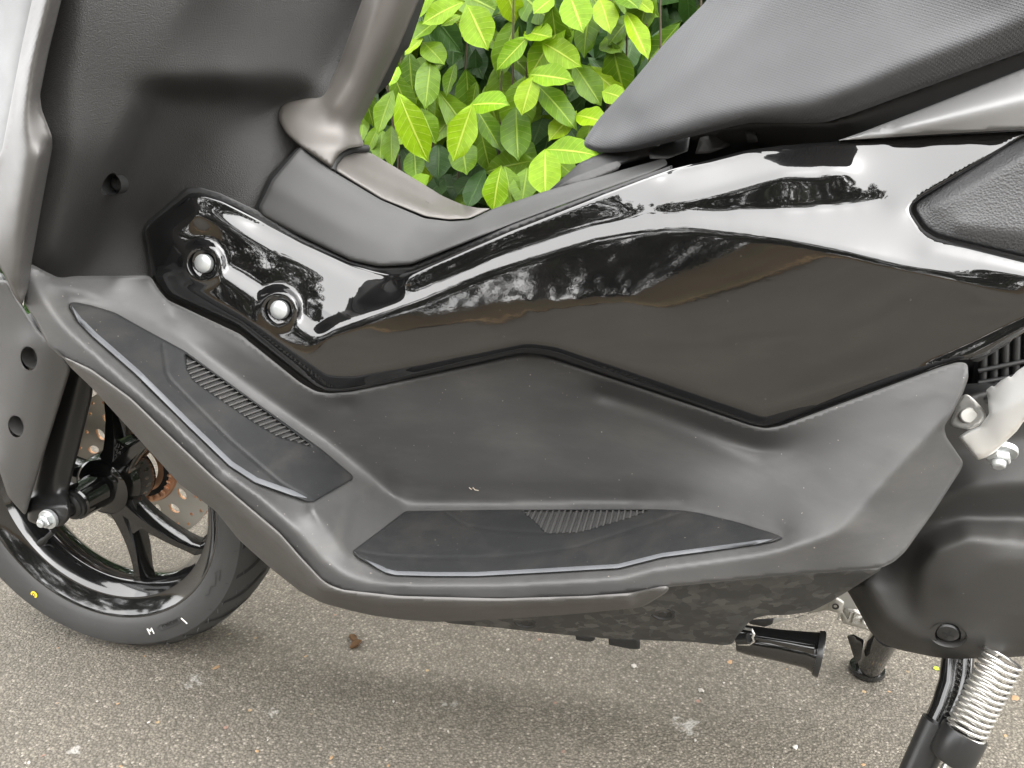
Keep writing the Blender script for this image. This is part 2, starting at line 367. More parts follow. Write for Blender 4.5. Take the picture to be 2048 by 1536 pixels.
class Field:
    """membrane stretched over feature lines [(px, py, w cm), ...]; then rounded by a blur"""
    STEP = 4
    def __init__(self, bbox, lines, blur=6, post=None, blur2=0):
        x0, y0, x1, y1 = bbox; s = self.STEP; m = 40
        self.x0, self.y0 = x0-m, y0-m
        nx, ny = int((x1-x0+2*m)/s)+2, int((y1-y0+2*m)/s)+2
        val = np.zeros((ny, nx)); cnt = np.zeros((ny, nx))
        for L in lines:
            for p, q in (zip(L, L[1:]) if len(L) > 1 else [(L[0], L[0])]):
                k = max(2, int(math.hypot(q[0]-p[0], q[1]-p[1])/2)+1)
                for t in np.linspace(0, 1, k):
                    i = int(round((p[0]+(q[0]-p[0])*t-self.x0)/s)); j = int(round((p[1]+(q[1]-p[1])*t-self.y0)/s))
                    if 0 <= i < nx and 0 <= j < ny: val[j, i] += p[2]+(q[2]-p[2])*t; cnt[j, i] += 1
        W = self.solve(val, cnt)
        PX, PY = np.meshgrid(self.x0+np.arange(nx)*s, self.y0+np.arange(ny)*s)
        W = gblur(W, blur/s)
        if post is not None: W = gblur(post(W, PX, PY), blur2/s)
        self.W = W
    def solve(self, val, cnt):
        ny, nx = val.shape
        if min(ny, nx) > 14:
            py, px_ = ny % 2, nx % 2
            v = np.pad(val, ((0, py), (0, px_))); c = np.pad(cnt, ((0, py), (0, px_)))
            v2 = v[::2, ::2]+v[1::2, ::2]+v[::2, 1::2]+v[1::2, 1::2]; c2 = c[::2, ::2]+c[1::2, ::2]+c[::2, 1::2]+c[1::2, 1::2]
            U = np.repeat(np.repeat(self.solve(v2, c2), 2, 0), 2, 1)[:ny, :nx]; it = 160
        else:
            U = np.full((ny, nx), val.sum()/max(cnt.sum(), 1)); it = 400
        fx = cnt > 0; fv = np.where(fx, val/np.maximum(cnt, 1e-9), 0)
        for _ in range(it):
            P = np.pad(U, 1, mode='edge'); U = .25*(P[:-2, 1:-1]+P[2:, 1:-1]+P[1:-1, :-2]+P[1:-1, 2:]); U[fx] = fv[fx]
        return U
    def __call__(self, X, Y):
        s = self.STEP; ny, nx = self.W.shape
        fx = np.clip((np.asarray(X, float)-self.x0)/s, 0, nx-1.001); fy = np.clip((np.asarray(Y, float)-self.y0)/s, 0, ny-1.001)
        i = fx.astype(int); j = fy.astype(int); a = fx-i; b = fy-j; W = self.W
        return (W[j, i]*(1-a)+W[j, i+1]*a)*(1-b)+(W[j+1, i]*(1-a)+W[j+1, i+1]*a)*b
def bbox_of(P):
    P = np.array([(p[0], p[1]) for p in P]); return (P[:, 0].min(), P[:, 1].min(), P[:, 0].max(), P[:, 1].max())
def panel(name, outline, field, mat, parent, r=12, h=9, bev=6, bevd=.35, thick=1.4, inset=3, label=None, holes=(), hbev=None, hbevd=.15, add=None, seg=4, nd=4.0):
    """sheet with the given outline, its relief from field, rolled edges and a returned flange behind"""
    poly = round_poly(outline, r, seg)
    loops = [poly]+[np.array(H) for H in holes]
    def dist(X, Y):
        d = dist_poly(poly, X, Y)
        for H in loops[1:]: d = np.minimum(d, dist_poly(H, X, Y))
        return d
    def dist_near(X, Y):                                        # distance, coarse-tested against a few boundary points first
        B = np.concatenate([L[::4] for L in loops]); d = np.full(X.shape, 1e9)
        for b in B: d = np.minimum(d, (X-b[0])**2+(Y-b[1])**2)
        d = np.sqrt(d); m = d < 40; d[m] = dist(X[m], Y[m]); return d
    def wf(X, Y, D=None):
        W = field(X, Y)
        if add is not None: W = W+add(X, Y)
        if bev > 0:
            if D is None: D = dist(X, Y)*np.where(inside(poly, X, Y), 1, -1)
            t = np.clip(1-D/bev, 0, 1.0)
            if len(loops) > 1:                                  # the rims of holes are rolled more tightly
                Dh = np.full(np.shape(X), 1e9); m = D < bev+1
                if m.any():
                    xs, ys = np.asarray(X)[m], np.asarray(Y)[m]; q = np.full(xs.shape, 1e9)
                    for H in loops[1:]: q = np.minimum(q, dist_poly(H, xs, ys))
                    Dh[m] = q
                hb = hbev or bev*.45; ho = np.abs(D) > Dh-1e-6
                th = np.clip(1-D/hb, 0, 1.0); W = W-np.where(ho, hbevd*(1-np.sqrt(np.clip(1-th*th, 0, 1))), bevd*(1-np.sqrt(np.clip(1-t*t, 0, 1))))
            else: W = W-bevd*(1-np.sqrt(np.clip(1-t*t, 0, 1)))
        return W
    x0, y0, x1, y1 = bbox_of(poly)
    gx, gy = np.meshgrid(np.arange(x0, x1, h), np.arange(y0, y1, h*.87)); gx = gx+(np.arange(gx.shape[0]) % 2)[:, None]*h*.5
    gx, gy = gx.ravel(), gy.ravel(); m = inside(poly, gx, gy)
    for H in loops[1:]: m &= ~inside(H, gx, gy)
    gx, gy = gx[m], gy[m]; dd = dist_near(gx, gy); m = dd > max(h*.55, bev+1.5); P = [np.stack([gx[m], gy[m]], 1)]
    if bev > 0:
        for L, sg in [(poly, 1)]+[(H, 1) for H in loops[1:]]:
            t = np.roll(L, -1, 0)-np.roll(L, 1, 0); t /= np.maximum(np.linalg.norm(t, axis=1, keepdims=True), 1e-9); nn = np.stack([-t[:, 1], t[:, 0]], 1)
            for off in (bev*.12, bev*.42, bev):
                for sgn in (1, -1):
                    q = L+nn*off*sgn; ok = inside(poly, q[:, 0], q[:, 1])
                    for H in loops[1:]: ok &= ~inside(H, q[:, 0], q[:, 1])
                    q = q[ok]
                    if len(q):
                        d = dist(q[:, 0], q[:, 1]); P.append(q[d > off*.93])
    nb = sum(len(L) for L in loops)
    V = np.concatenate(loops+P); E = []; o = 0
    for L in loops:
        E += [(o+i, o+(i+1) % len(L)) for i in range(len(L))]; o += len(L)
    vo, eo, fo, ov, _, _ = geometry.delaunay_2d_cdt([Vector((float(a), float(b))) for a, b in V], E, [], 0, 1e-4)
    V2 = np.array([(v.x, v.y) for v in vo]); F = np.array([list(f) for f in fo if len(f) == 3])
    cen = V2[F].mean(1); k = inside(poly, cen[:, 0], cen[:, 1])
    for H in loops[1:]: k &= ~inside(H, cen[:, 0], cen[:, 1])
    F = F[k]
    D = dist_near(V2[:, 0], V2[:, 1]); Wv = wf(V2[:, 0], V2[:, 1], D); XYZ = pts(V2[:, 0], V2[:, 1], Wv)
    # normals from the relief itself
    X, Y = V2[:, 0], V2[:, 1]; dl = nd
    near = D < bev+dl+.5
    def wq(x, y):
        W = field(x, y)
        if add is not None: W = W+add(x, y)
        if bev > 0 and near.any(): W[near] = wf(x[near], y[near])
        return W
    dx = pts(X+dl, Y, wq(X+dl, Y))-pts(X-dl, Y, wq(X-dl, Y)); dy = pts(X, Y+dl, wq(X, Y+dl))-pts(X, Y-dl, wq(X, Y-dl))
    n1 = np.cross(dx, dy); n1 /= np.maximum(np.linalg.norm(n1, axis=1, keepdims=True), 1e-12)
    vw = XYZ-_C; fl = (n1*vw).sum(1) > 0; n1[fl] *= -1
    # orient faces to the front
    a, b, c = XYZ[F[:, 0]], XYZ[F[:, 1]], XYZ[F[:, 2]]; fn = np.cross(b-a, c-a); bk = (fn*(a-_C)).sum(1) > 0; F[bk] = F[bk][:, ::-1]
    # boundary loops of the result, flange
    ed = {}
    for f in F:
        for u, v in ((f[0], f[1]), (f[1], f[2]), (f[2], f[0])): ed[(int(u), int(v))] = 1
    bnd = [(u, v) for (u, v) in ed if (v, u) not in ed]
    bi = sorted({i for e in bnd for i in e}); mp = {}
    NV = len(XYZ); extra = []
    nx = {u: v for u, v in bnd}; pv = {v: u for u, v in bnd}
    if bi:
        P0 = np.array([V2[pv.get(i, i)] for i in bi]); P1 = np.array([V2[nx.get(i, i)] for i in bi]); T = P1-P0; T /= np.maximum(np.linalg.norm(T, axis=1, keepdims=True), 1e-9)
        best = V2[bi].copy()
        for sgn in (1, -1):
            q = V2[bi]+np.stack([-T[:, 1], T[:, 0]], 1)*sgn*inset; ok = inside(poly, q[:, 0], q[:, 1])
            for H in loops[1:]: ok &= ~inside(H, q[:, 0], q[:, 1])
            best[ok] = q[ok]
        back = pts(best[:, 0], best[:, 1], Wv[bi]-thick)
        for k_, i in enumerate(bi):
            mp[i] = (NV+2*k_, NV+2*k_+1); extra.append(XYZ[i]); extra.append(back[k_])
    verts = np.concatenate([XYZ, np.array(extra)]) if extra else XYZ
    faces = [tuple(int(x) for x in f) for f in F]; nf = len(faces)
    for u, v in bnd: faces.append((mp[v][0], mp[u][0], mp[u][1], mp[v][1]))
    me = bpy.data.meshes.new(name); me.from_pydata([tuple(v) for v in verts], [], faces); me.update()
    for p in me.polygons: p.use_smooth = True
    nl = []
    zero = (0.0, 0.0, 0.0)
    for p in me.polygons:
        for vi in p.vertices: nl.append(tuple(n1[vi]) if p.index < nf else zero)
    me.normals_split_custom_set(nl)
    o = link(name, me, mat, parent, label)
    o['wfun'] = 0; del o['wfun']
    return o, wf
def flat(w): return lambda X, Y: np.full(np.shape(X), float(w))
def plane3(p1, p2, p3):
    A = np.array([[p[0], p[1], 1] for p in (p1, p2, p3)], float); k = np.linalg.solve(A, np.array([p[2] for p in (p1, p2, p3)], float))
    return lambda X, Y: k[0]*np.asarray(X)+k[1]*np.asarray(Y)+k[2]
def circle_px(cx, cy, rx, ry=None, n=28, rot=0):
    ry = ry or rx; a = np.linspace(0, 2*np.pi, n, endpoint=False); x, y = rx*np.cos(a), ry*np.sin(a)
    return np.stack([cx+x*math.cos(rot)-y*math.sin(rot), cy+x*math.sin(rot)+y*math.cos(rot)], 1)
def face_normal(wf, px, py, d=6):
    a = pts(px+d, py, float(wf(np.array([px+d]), np.array([py]))[0]))-pts(px-d, py, float(wf(np.array([px-d]), np.array([py]))[0]))
    b = pts(px, py+d, float(wf(np.array([px]), np.array([py+d]))[0]))-pts(px, py-d, float(wf(np.array([px]), np.array([py-d]))[0]))
    n = Vector(np.cross(a, b)).normalized()
    return n if n.y < 0 else -n
def wat(wf, px, py): return float(wf(np.array([float(px)]), np.array([float(py)]))[0])
def Z(line, z): return [(x, y, WZ(x, y, z)) for x, y in line]
def Wl(line, *ws):
    """give a polyline widths interpolated evenly by arc length"""
    L = [0]
    for a, b in zip(line, line[1:]): L.append(L[-1]+math.hypot(b[0]-a[0], b[1]-a[1]))
    return [(p[0], p[1], float(np.interp(l/L[-1], np.linspace(0, 1, len(ws)), ws))) for p, l in zip(line, L)]

# ================================================================== SETTING
def sheet(name, x0, x1, y0, y1, z, mat, kind='structure', nx=1, ny=1, zf=None):
    bm = bmesh.new(); V = [[bm.verts.new((x0+(x1-x0)*i/nx, y0+(y1-y0)*j/ny, z+(zf(x0+(x1-x0)*i/nx, y0+(y1-y0)*j/ny) if zf else 0))) for i in range(nx+1)] for j in range(ny+1)]
    for j in range(ny):
        for i in range(nx): bm.faces.new((V[j][i], V[j][i+1], V[j+1][i+1], V[j+1][i]))
    o = from_bm(name, bm, mat); o['kind'] = kind; return o
sheet('road', -300, 300, -300, 300, 0, M_ASPHALT)
# grass verge across the road behind the camera: it is what the black panels mirror
sheet('verge', -80, 80, -70.0, -13.5, .03, M_VERGE, nx=80, ny=60, zf=lambda x, y: .75*max(0, min(1, (-13.5-y)/4.0))**.8+.06*math.sin(x*2.1+y)*max(0, min(1, (-13.5-y))))

sheet('grass_fringe', -80, 80, -13.45, -12.7, .05, M_DRYGRASS, nx=160, ny=3, zf=lambda x, y: .03*math.sin(x*3.7)+.025*math.sin(x*9.1+y*5))

def tree(loc, h, cr, seed, label):
    rnd = random.Random(seed); t = empty('tree', loc, label, 'tree', 'trees across the road')
    L = Vector(loc); bm = bmesh.new()
    tube_bm(bm, [L, L+Vector((.1, 0, h*.3)), L+Vector((-.05, .1, h*.6)), L+Vector((.05, 0, h*.9))], [.22, .17, .11, .03], 10)
    for k in range(9):
        z0 = h*(.25+.07*k); a = rnd.uniform(0, 6.28); e = L+Vector((math.cos(a)*cr*.75, math.sin(a)*cr*.75, z0+h*.12)); tube_bm(bm, [L+Vector((0, 0, z0)), e], [.07, .02], 6)
    from_bm('trunk', bm, M_TREEBARK, t)
    vs, fs = [], []
    cl = [(L+Vector((rnd.gauss(0, cr*.45), rnd.gauss(0, cr*.45), h*rnd.uniform(.10, 1.0))), rnd.uniform(.45, 1.0)*cr*.42) for _ in range(64)]
    for c, r in cl:
        for _ in range(130):
            d = Vector((rnd.gauss(0, 1), rnd.gauss(0, 1), rnd.gauss(0, .8))).normalized()*r*rnd.uniform(.35, 1)
            p = c+d; u = Vector((rnd.gauss(0, 1), rnd.gauss(0, 1), rnd.gauss(0, 1))).normalized(); v = u.orthogonal().normalized(); s = rnd.uniform(.11, .26)
            i = len(vs); vs += [p-u*s, p+v*s*.55, p+u*s, p-v*s*.55]; fs.append((i, i+1, i+2, i+3))
    me = bpy.data.meshes.new('crown'); me.from_pydata([tuple(v) for v in vs], [], fs); link('crown', me, M_TREELEAF, t)
tl = [o+' tree of the row across the road' for o in ('first tall dark', 'second tall dark', 'third tall dark', 'fourth tall dark', 'fifth tall dark', 'sixth tall dark', 'seventh tall dark', 'eighth tall dark', 'last tall dark')]
for i, (x, y, h, cr) in enumerate([(-33, -19, 9.5, 4.2), (-25.5, -20.5, 9, 4.2), (-18.4, -19.5, 9.5, 4.0), (-12.2, -20.5, 10.2, 4.0), (-6.4, -20.0, 11, 3.8), (-.4, -21.6, 10.2, 3.6), (5.6, -21.0, 10.6, 3.8), (11.8, -22.4, 9.4, 3.6), (18.2, -21.6, 10.4, 4.0)]):
    tree((x, y, .7), h, cr, 30+i, tl[i])

# the wood behind that row: far off, one mass
rw = random.Random(91); vs, fs = [], []
for _ in range(26000):
    x = rw.uniform(-70, 60); hh = 5.0+2.2*math.sin(x*.35)+1.2*math.sin(x*1.1+1); p = Vector((x, rw.uniform(-36, -30), .5+hh*rw.random()**.8)); u = Vector((rw.gauss(0, 1), rw.gauss(0, 1), rw.gauss(0, 1))).normalized(); v = u.orthogonal().normalized(); q = rw.uniform(.15, .42)
    i = len(vs); vs += [p-u*q, p+v*q*.6, p+u*q, p-v*q*.6]; fs.append((i, i+1, i+2, i+3))
me = bpy.data.meshes.new('woodland'); me.from_pydata([tuple(v) for v in vs], [], fs); tag(link('woodland', me, M_TREELEAF), 'dark wood far behind the row of trees across the road', 'woodland', None, 'stuff')

# ================================================================== HEDGE
hedge = empty('laurel_hedge', (0, .95, 0), 'bright green cherry laurel hedge with large glossy leaves behind the scooter', 'hedge')
def leaf_mesh(name, L, Wd, fold, curl, twist, mat, seed, damage=False):
    """one laurel leaf, stalk at the origin, tip along +X, face towards +Z"""
    rnd = random.Random(seed); nu, nv = 4, 14; bm = bmesh.new(); uvl = bm.loops.layers.uv.new('UVMap'); G = []
    ph = rnd.uniform(0, 6)
    for j in range(nv+1):
        t = j/nv; hw = Wd*.5*(math.sin(math.pi*min(1, t**1.05))**.82)+.0004
        if t > .86: hw *= (1-(t-.86)/.14*.72)
        row = []
        for i in range(-nu, nu+1):
            s = i/nu; y = s*hw*(1+.05*math.sin(t*16+ph)*(abs(s) > .9))
            z = fold*abs(s)*hw - curl*L*t*t + .016*L*math.sin(t*9+ph+s*2)*abs(s) + .007*L*math.sin(t*26+abs(s)*-4)*abs(s)
            row.append((bm.verts.new((t*L, y, z+twist*s*hw*t)), s, t))
        G.append(row)
    for a, b in zip(G, G[1:]):
        for k in range(2*nu):
            q = (a[k], a[k+1], b[k+1], b[k]); f = bm.faces.new([x[0] for x in q])
            for lp, x in zip(f.loops, q): lp[uvl].uv = (x[1], x[2])
            f.smooth = True
    # stalk
    tube_bm(bm, [(-.012, 0, .001), (0, 0, 0), (.02, 0, -.0006)], [.0011, .0012, .0008], 5)
    me = bpy.data.meshes.new(name); bm.to_mesh(me); bm.free(); me.materials.append(mat); return me
LM = {}
for c in 'YMD':
    LM[c] = [leaf_mesh('leaf', 1.0, wd, f, cu, tw, M_LEAF[c], 100+i*7+ord(c)) for i, (wd, f, cu, tw) in enumerate(((.46, .28, .10, .1), (.50, .18, .17, -.12), (.43, .34, .05, .2), (.52, .12, .22, .0), (.40, .4, .12, -.25)))]
def orient(p0, p1, nrm):
    x = (p1-p0); L = x.length; x = x/L; z = (nrm-x*nrm.dot(x)).normalized(); y = z.cross(x)
    M = Matrix((x, y, z)).transposed().to_4x4(); M.translation = p0; return M, L
nleaf = [0]
def hero_leaf(p0, p1, nrm, cls, wfac=1.0, var=None):
    me = LM[cls][(nleaf[0] if var is None else var) % 5]; nleaf[0] += 1
    o = bpy.data.objects.new('leaf', me); COL.objects.link(o); o.parent = hedge
    M, L = orient(p0, p1, nrm)
    o.matrix_basis = Matrix.Translation(-hedge.location) @ M @ Matrix.Diagonal((L, L*wfac, L, 1))
    return o
def c2(x, y): return 500+x/2.4775, y/2.4775
# (base x, base y, tip x, tip y, width, class, depth behind the bike's centre in cm) measured on an enlarged view
HL = [(1080, 35, 1170, 225, 180, 'Y', 70), (1052, 12, 850, 92, 105, 'Y', 68), (1372, 188, 1228, 335, 115, 'Y', 72), (1455, 215, 1618, 302, 95, 'Y', 72), (1390, 370, 1582, 382, 122, 'Y', 70),
      (1402, 386, 1345, 556, 120, 'Y', 69), (1092, 522, 1254, 488, 112, 'Y', 68), (1097, 530, 1010, 785, 160, 'Y', 64), (742, 478, 852, 775, 140, 'Y', 63), (1318, 540, 1320, 772, 162, 'M', 72),
      (1462, 752, 1460, 955, 150, 'Y', 62), (1242, 832, 1192, 1035, 125, 'Y', 60), (1372, 840, 1345, 1010, 130, 'M', 66), (1472, 742, 1682, 738, 105, 'Y', 66), (1622, 572, 1748, 590, 95, 'Y', 70),
      (1612, 558, 1485, 680, 110, 'Y', 73), (1420, 418, 1612, 606, 100, 'M', 72), (1608, 325, 1735, 508, 130, 'M', 74), (1750, 455, 1845, 475, 88, 'Y', 70), (1868, 72, 1972, 262, 105, 'Y', 72),
      (1585, -20, 1645, 135, 115, 'Y', 72), (1735, 0, 1785, 134, 85, 'Y', 73), (1366, 160, 1487, 176, 80, 'Y', 75), (1690, 20, 1640, 240, 115, 'M', 76), (895, 300, 868, 518, 130, 'M', 70),
      (705, 455, 628, 648, 110, 'M', 66), (790, 270, 800, 480, 120, 'M', 76), (700, 630, 700, 818, 110, 'M', 68), (850, 545, 905, 690, 90, 'M', 68), (815, 745, 815, 872, 118, 'M', 70),
      (935, 720, 930, 876, 118, 'D', 74), (1050, 705, 1062, 838, 105, 'M', 70), (1120, 538, 1240, 730, 100, 'M', 72), (1225, 330, 1262, 520, 125, 'M', 78), (1010, 170, 1000, 325, 125, 'D', 80),
      (1015, 320, 968, 462, 75, 'M', 74), (860, 212, 952, 292, 80, 'M', 72), (935, 95, 800, 195, 95, 'M', 74), (1315, 70, 1310, 195, 90, 'D', 80), (1890, 80, 1780, 205, 90, 'M', 78),
      (1500, -10, 1410, 55, 105, 'Y', 74), (1265, 835, 1292, 1010, 100, 'M', 66), (1160, 850, 1075, 1025, 125, 'D', 68), (1580, 455, 1440, 545, 85, 'D', 80), (640, 625, 575, 745, 70, 'M', 70),
      (655, 655, 640, 790, 75, 'M', 72), (1045, 78, 950, 112, 45, 'Y', 70), (852, 190, 770, 265, 62, 'Y', 70), (735, 335, 690, 400, 40, 'Y', 66), (1190, -40, 1235, 90, 120, 'D', 82),
      (1340, -30, 1480, 90, 120, 'M', 78), (1560, 90, 1500, 215, 110, 'M', 80), (1090, 230, 1150, 380, 110, 'D', 84), (1270, 700, 1390, 800, 105, 'M', 78), (960, 560, 930, 640, 100, 'D', 80),
      (1000, 590, 1050, 690, 100, 'D', 82), (1530, 810, 1600, 860, 70, 'M', 70), (800, 880, 860, 930, 55, 'M', 60), (1460, 560, 1400, 700, 100, 'D', 86), (1640, 400, 1560, 500, 80, 'D', 84), (560, 620, 545, 700, 60, 'M', 74),
      (960, 890, 880, 960, 90, 'D', 80), (1100, 880, 1030, 960, 90, 'D', 84), (870, 860, 900, 950, 90, 'D', 80), (1920, 0, 1990, 50, 70, 'Y', 74), (1830, -30, 1920, 20, 70, 'M', 74), (1180, 60, 1240, 20, 60, 'D', 80),
      (940, 400, 960, 330, 70, 'D', 82), (1030, 480, 1080, 380, 90, 'D', 84), (1570, 620, 1640, 720, 80, 'D', 80), (1760, 190, 1830, 240, 70, 'M', 78), (1900, 200, 1850, 330, 80, 'D', 82)]
for (bx, by, tx, ty, wd, c, dy) in HL:
    a, b = c2(bx, by), c2(tx, ty); e_ = .06; p0 = at(a[0]-(b[0]-a[0])*e_, a[1]-(b[1]-a[1])*e_, -dy-2.5); b = (b[0]+(b[0]-a[0])*e_, b[1]+(b[1]-a[1])*e_); p1 = at(*b, -dy+1.5+random.uniform(-2, 2))
    L2 = math.hypot(b[0]-a[0], b[1]-a[1]); wf = (wd/2.4775)/L2/.46
    nrm = Vector((random.uniform(-.25, .35), -1, random.uniform(.35, .95)))
    hero_leaf(p0, p1, nrm, c, min(1.5, wf*1.0))
rnd = random.Random(5)
for k in range(228):                                          # the next layer, still leaf by leaf
    px, py = rnd.uniform(690, 1480), rnd.uniform(-60, 440); dy = rnd.uniform(75, 98)
    p0 = at(px, py, -dy); a = rnd.gauss(-1.5, .7); L = rnd.uniform(.075, .13)
    p1 = p0+Vector((math.cos(a)*L, rnd.uniform(-.02, .03)-.01, math.sin(a)*L))
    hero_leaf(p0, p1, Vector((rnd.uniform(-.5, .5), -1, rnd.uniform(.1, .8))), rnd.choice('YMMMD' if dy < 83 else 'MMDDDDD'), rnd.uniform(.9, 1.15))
def leaf_mass(name, n, seed, zone, mat):
    """the leaves past counting: joined real leaf geometry"""
    rnd = random.Random(seed); vs, fs, uv = [], [], []
    prof = [(0, .02), (.2, .20), (.5, .25), (.8, .15), (1, .01)]
    for _ in range(n):
        p0 = zone(rnd); a = rnd.gauss(-1.5, .8); L = rnd.uniform(.08, .13)
        dr = Vector((math.cos(a), rnd.uniform(-.5, .4), math.sin(a))).normalized(); nr = Vector((rnd.uniform(-.7, .7), -1, rnd.uniform(-.1, 1))).normalized()
        M, _l = orient(p0, p0+dr*L, nr); i = len(vs)
        for t, hw in prof:
            for s in (-1, 0, 1): vs.append(M @ Vector((t*L, s*hw*L, abs(s)*hw*L*.3-.12*L*t*t))); uv.append((s, t))
        for j in range(4):
            for k in (0, 1): fs.append((i+3*j+k, i+3*j+k+1, i+3*j+k+4, i+3*j+k+3))
    me = bpy.data.meshes.new(name); me.from_pydata([tuple(v) for v in vs], [], fs)
    ul = me.uv_layers.new(name='UVMap'); uva = np.array(uv)[np.array([l.vertex_index for l in me.loops])]; ul.data.foreach_set('uv', uva.ravel())
    for p in me.polygons: p.use_smooth = True
    o = link(name, me, mat, hedge); o['kind'] = 'stuff'; return o
def zone_all(r): 
    z = r.uniform(.05, 2.1); return Vector((r.uniform(-3.2, 3.0), r.uniform(1.0, 1.5)+.06*math.sin(z*5), z))
def zone_in(r):
    z = r.uniform(.2, 1.9); return Vector((r.uniform(-1.6, 1.6), r.uniform(1.0, 1.3), z))
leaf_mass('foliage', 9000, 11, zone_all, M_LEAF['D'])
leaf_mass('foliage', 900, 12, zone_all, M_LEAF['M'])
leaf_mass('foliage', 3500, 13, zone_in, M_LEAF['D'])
for k in range(16):
    px = 690+k*52+rnd.uniform(-20, 20); p = at(px, 430, -rnd.uniform(84, 100)); q = at(px+rnd.uniform(-60, 60), rnd.uniform(-80, 160), -rnd.uniform(74, 92))
    p.z = .1; m = (p+q)/2+Vector((rnd.uniform(-.03, .03), rnd.uniform(-.03, .03), 0)); tube('twig', [p, m, q], [.006, .004, .002], M_BARK, hedge, 6)

# ================================================================== SCOOTER
sc = empty('scooter', (0, 0, 0), 'dark grey and gloss black scooter seen close from its side, parked on asphalt', 'scooter')
def screw(name, c, nrm, r, mat, parent, cross=True):
    n = Vector(nrm).normalized(); bm = bmesh.new()
    lathe_bm(bm, c, n, [(-r*.5, r*1.0), (r*.12, r), (r*.28, r*.86), (r*.34, r*.5), (r*.34, 0)], 20)
    o = from_bm(name, bm, mat, parent, 30)
    if cross:
        u = n.orthogonal().normalized(); bm = bmesh.new()
        for k in range(2):
            v = Matrix.Rotation(math.pi/2*k+.6, 3, n) @ u; wv = n.cross(v); cc = Vector(c)+n*(r*.35)
            q = [cc+v*r*.5*a+wv*r*.1*b+n*(.0001*k) for a, b in ((-1, -1), (1, -1), (1, 1), (-1, 1))]
            bm.faces.new([bm.verts.new(x) for x in q])
        from_bm('drive_slot', bm, M_CORE, o)
    return o
def hexbolt(name, c, nrm, r, mat, parent, washer=1.35, dome=True):
    n = Vector(nrm).normalized(); u = n.orthogonal().normalized(); v = n.cross(u); c = Vector(c); bm = bmesh.new()
    lathe_bm(bm, c, n, [(-.002, r*washer), (r*.25, r*washer), (r*.3, r*washer*.95), (r*.3, r*.9)], 28)
    rings = []
    for s, k in ((r*.3, 1), (r*.95, 1), (r*1.1, .88)): rings.append([bm.verts.new(c+n*s+(u*math.cos(a)+v*math.sin(a))*r*k) for a in [math.pi/3*i for i in range(6)]])
    for a, b in zip(rings, rings[1:]):
        for i in range(6): bm.faces.new((a[i], a[(i+1) % 6], b[(i+1) % 6], b[i]))
    bm.faces.new(rings[-1])
    if dome: lathe_bm(bm, c+n*r*1.08, n, [(0, r*.62), (r*.5, r*.58), (r*.62, r*.45), (r*.62, 0)], 20)
    return from_bm(name, bm, mat, parent, 30)

# ---- added dark core, no real part, so that nothing shines through the gaps
core = [(135, -25), (690, -25), (640, 190), (700, 330), (940, 445), (1200, 400), (1330, 345), (1600, 300), (2065, 130), (2065, 1000), (1930, 1020), (1720, 1165), (1500, 1215), (1200, 1225), (900, 1215), (660, 1170), (560, 1030), (340, 810), (190, 660), (120, 560), (110, 300)]
panel('dark_filler', core, Field(bbox_of(core), [[(100, 300, 11), (250, 700, 14)], [(560, 100, 0), (700, 330, 2)], [(400, 600, 8), (600, 900, 9), (900, 1180, 9)], [(900, 500, 4), (1300, 420, 4), (1600, 400, 6), (2100, 300, 8)], [(1300, 800, 6), (2000, 800, 5)], [(1300, 1200, 8), (1800, 1100, 6)]], 20), M_CORE, sc, r=20, h=24, bev=0, thick=11)

# ---- front wheel
WX, WZc, WR = -.743, .242, .242
wheel = bpy.data.objects.new('front_wheel', None); COL.objects.link(wheel); wheel.parent = sc; wheel.location = (WX, 0, WZc); wheel.empty_display_size = .1
WC = Vector((WX, 0, WZc)); AX = Vector((0, 1, 0))
tyre_prof = [(-.046, .184), (-.0505, .1875), (-.0535, .193), (-.0565, .203), (-.0565, .213), (-.0552, .2215), (-.046, .2305), (-.037, .2360), (-.025, .2400), (-.012, .2417), (0, .242),
             (.012, .2417), (.025, .24), (.037, .236), (.046, .2305), (.0515, .2245), (.053, .222), (.0565, .203), (.0525, .190), (.046, .184), (.03, .178), (-.03, .178)]
tyre = lathe('tyre', WC, AX, tyre_prof, M_TYRE, wheel, 160, closed=True, ang=30)
def wpt(r, ang, y): return WC+Vector((math.cos(ang)*r, y, math.sin(ang)*r))
def tyre_y(r):   # near sidewall
    return float(np.interp(r, [.184, .1875, .193, .203, .213, .2215, .2305, .236, .24, .2417], [-.046, -.0505, -.0535, -.0565, -.0565, -.0552, -.046, -.037, -.025, -.012]))
# tread grooves, thin dark channels from shoulder to centre
bm = bmesh.new()
for k in range(30):
    a0 = 2*math.pi*k/30
    prev = None
    for j in range(7):
        t = j/6; yy = -.0530+.048*t; r = float(np.interp(yy, [-.0552, -.046, -.037, -.025, -.012, 0], [.2215, .2305, .236, .24, .2417, .242]))+.0010
        a = a0+.17*t*(1 if t < .5 else 1-.0*t)+.03*math.sin(t*3); hw = .0052*(1-.4*abs(2*t-1))/.24
        cur = (bm.verts.new(wpt(r, a-hw, yy)), bm.verts.new(wpt(r, a+hw, yy)))
        if prev: bm.faces.new((prev[0], prev[1], cur[1], cur[0]))
        prev = cur
gv = from_bm('tread_groove', bm, M_CORE, wheel); gv['kind'] = 'stuff'
bm = bmesh.new(); rr_ = random.Random(3)                       # moulding hairs
for k in range(70):
    a = rr_.uniform(0, 6.283); r = rr_.choice([.2235, .2245, .229, .2365]); y = tyre_y(r); p = wpt(r, a, y); q = p+Vector((math.cos(a)*.004+rr_.uniform(-.001, .001), -.006, math.sin(a)*.003-.001)); tube_bm(bm, [p, q], [.0005, .0003], 4)
hr = from_bm('moulding_hair', bm, M_TYRE, wheel); hr['kind'] = 'stuff'
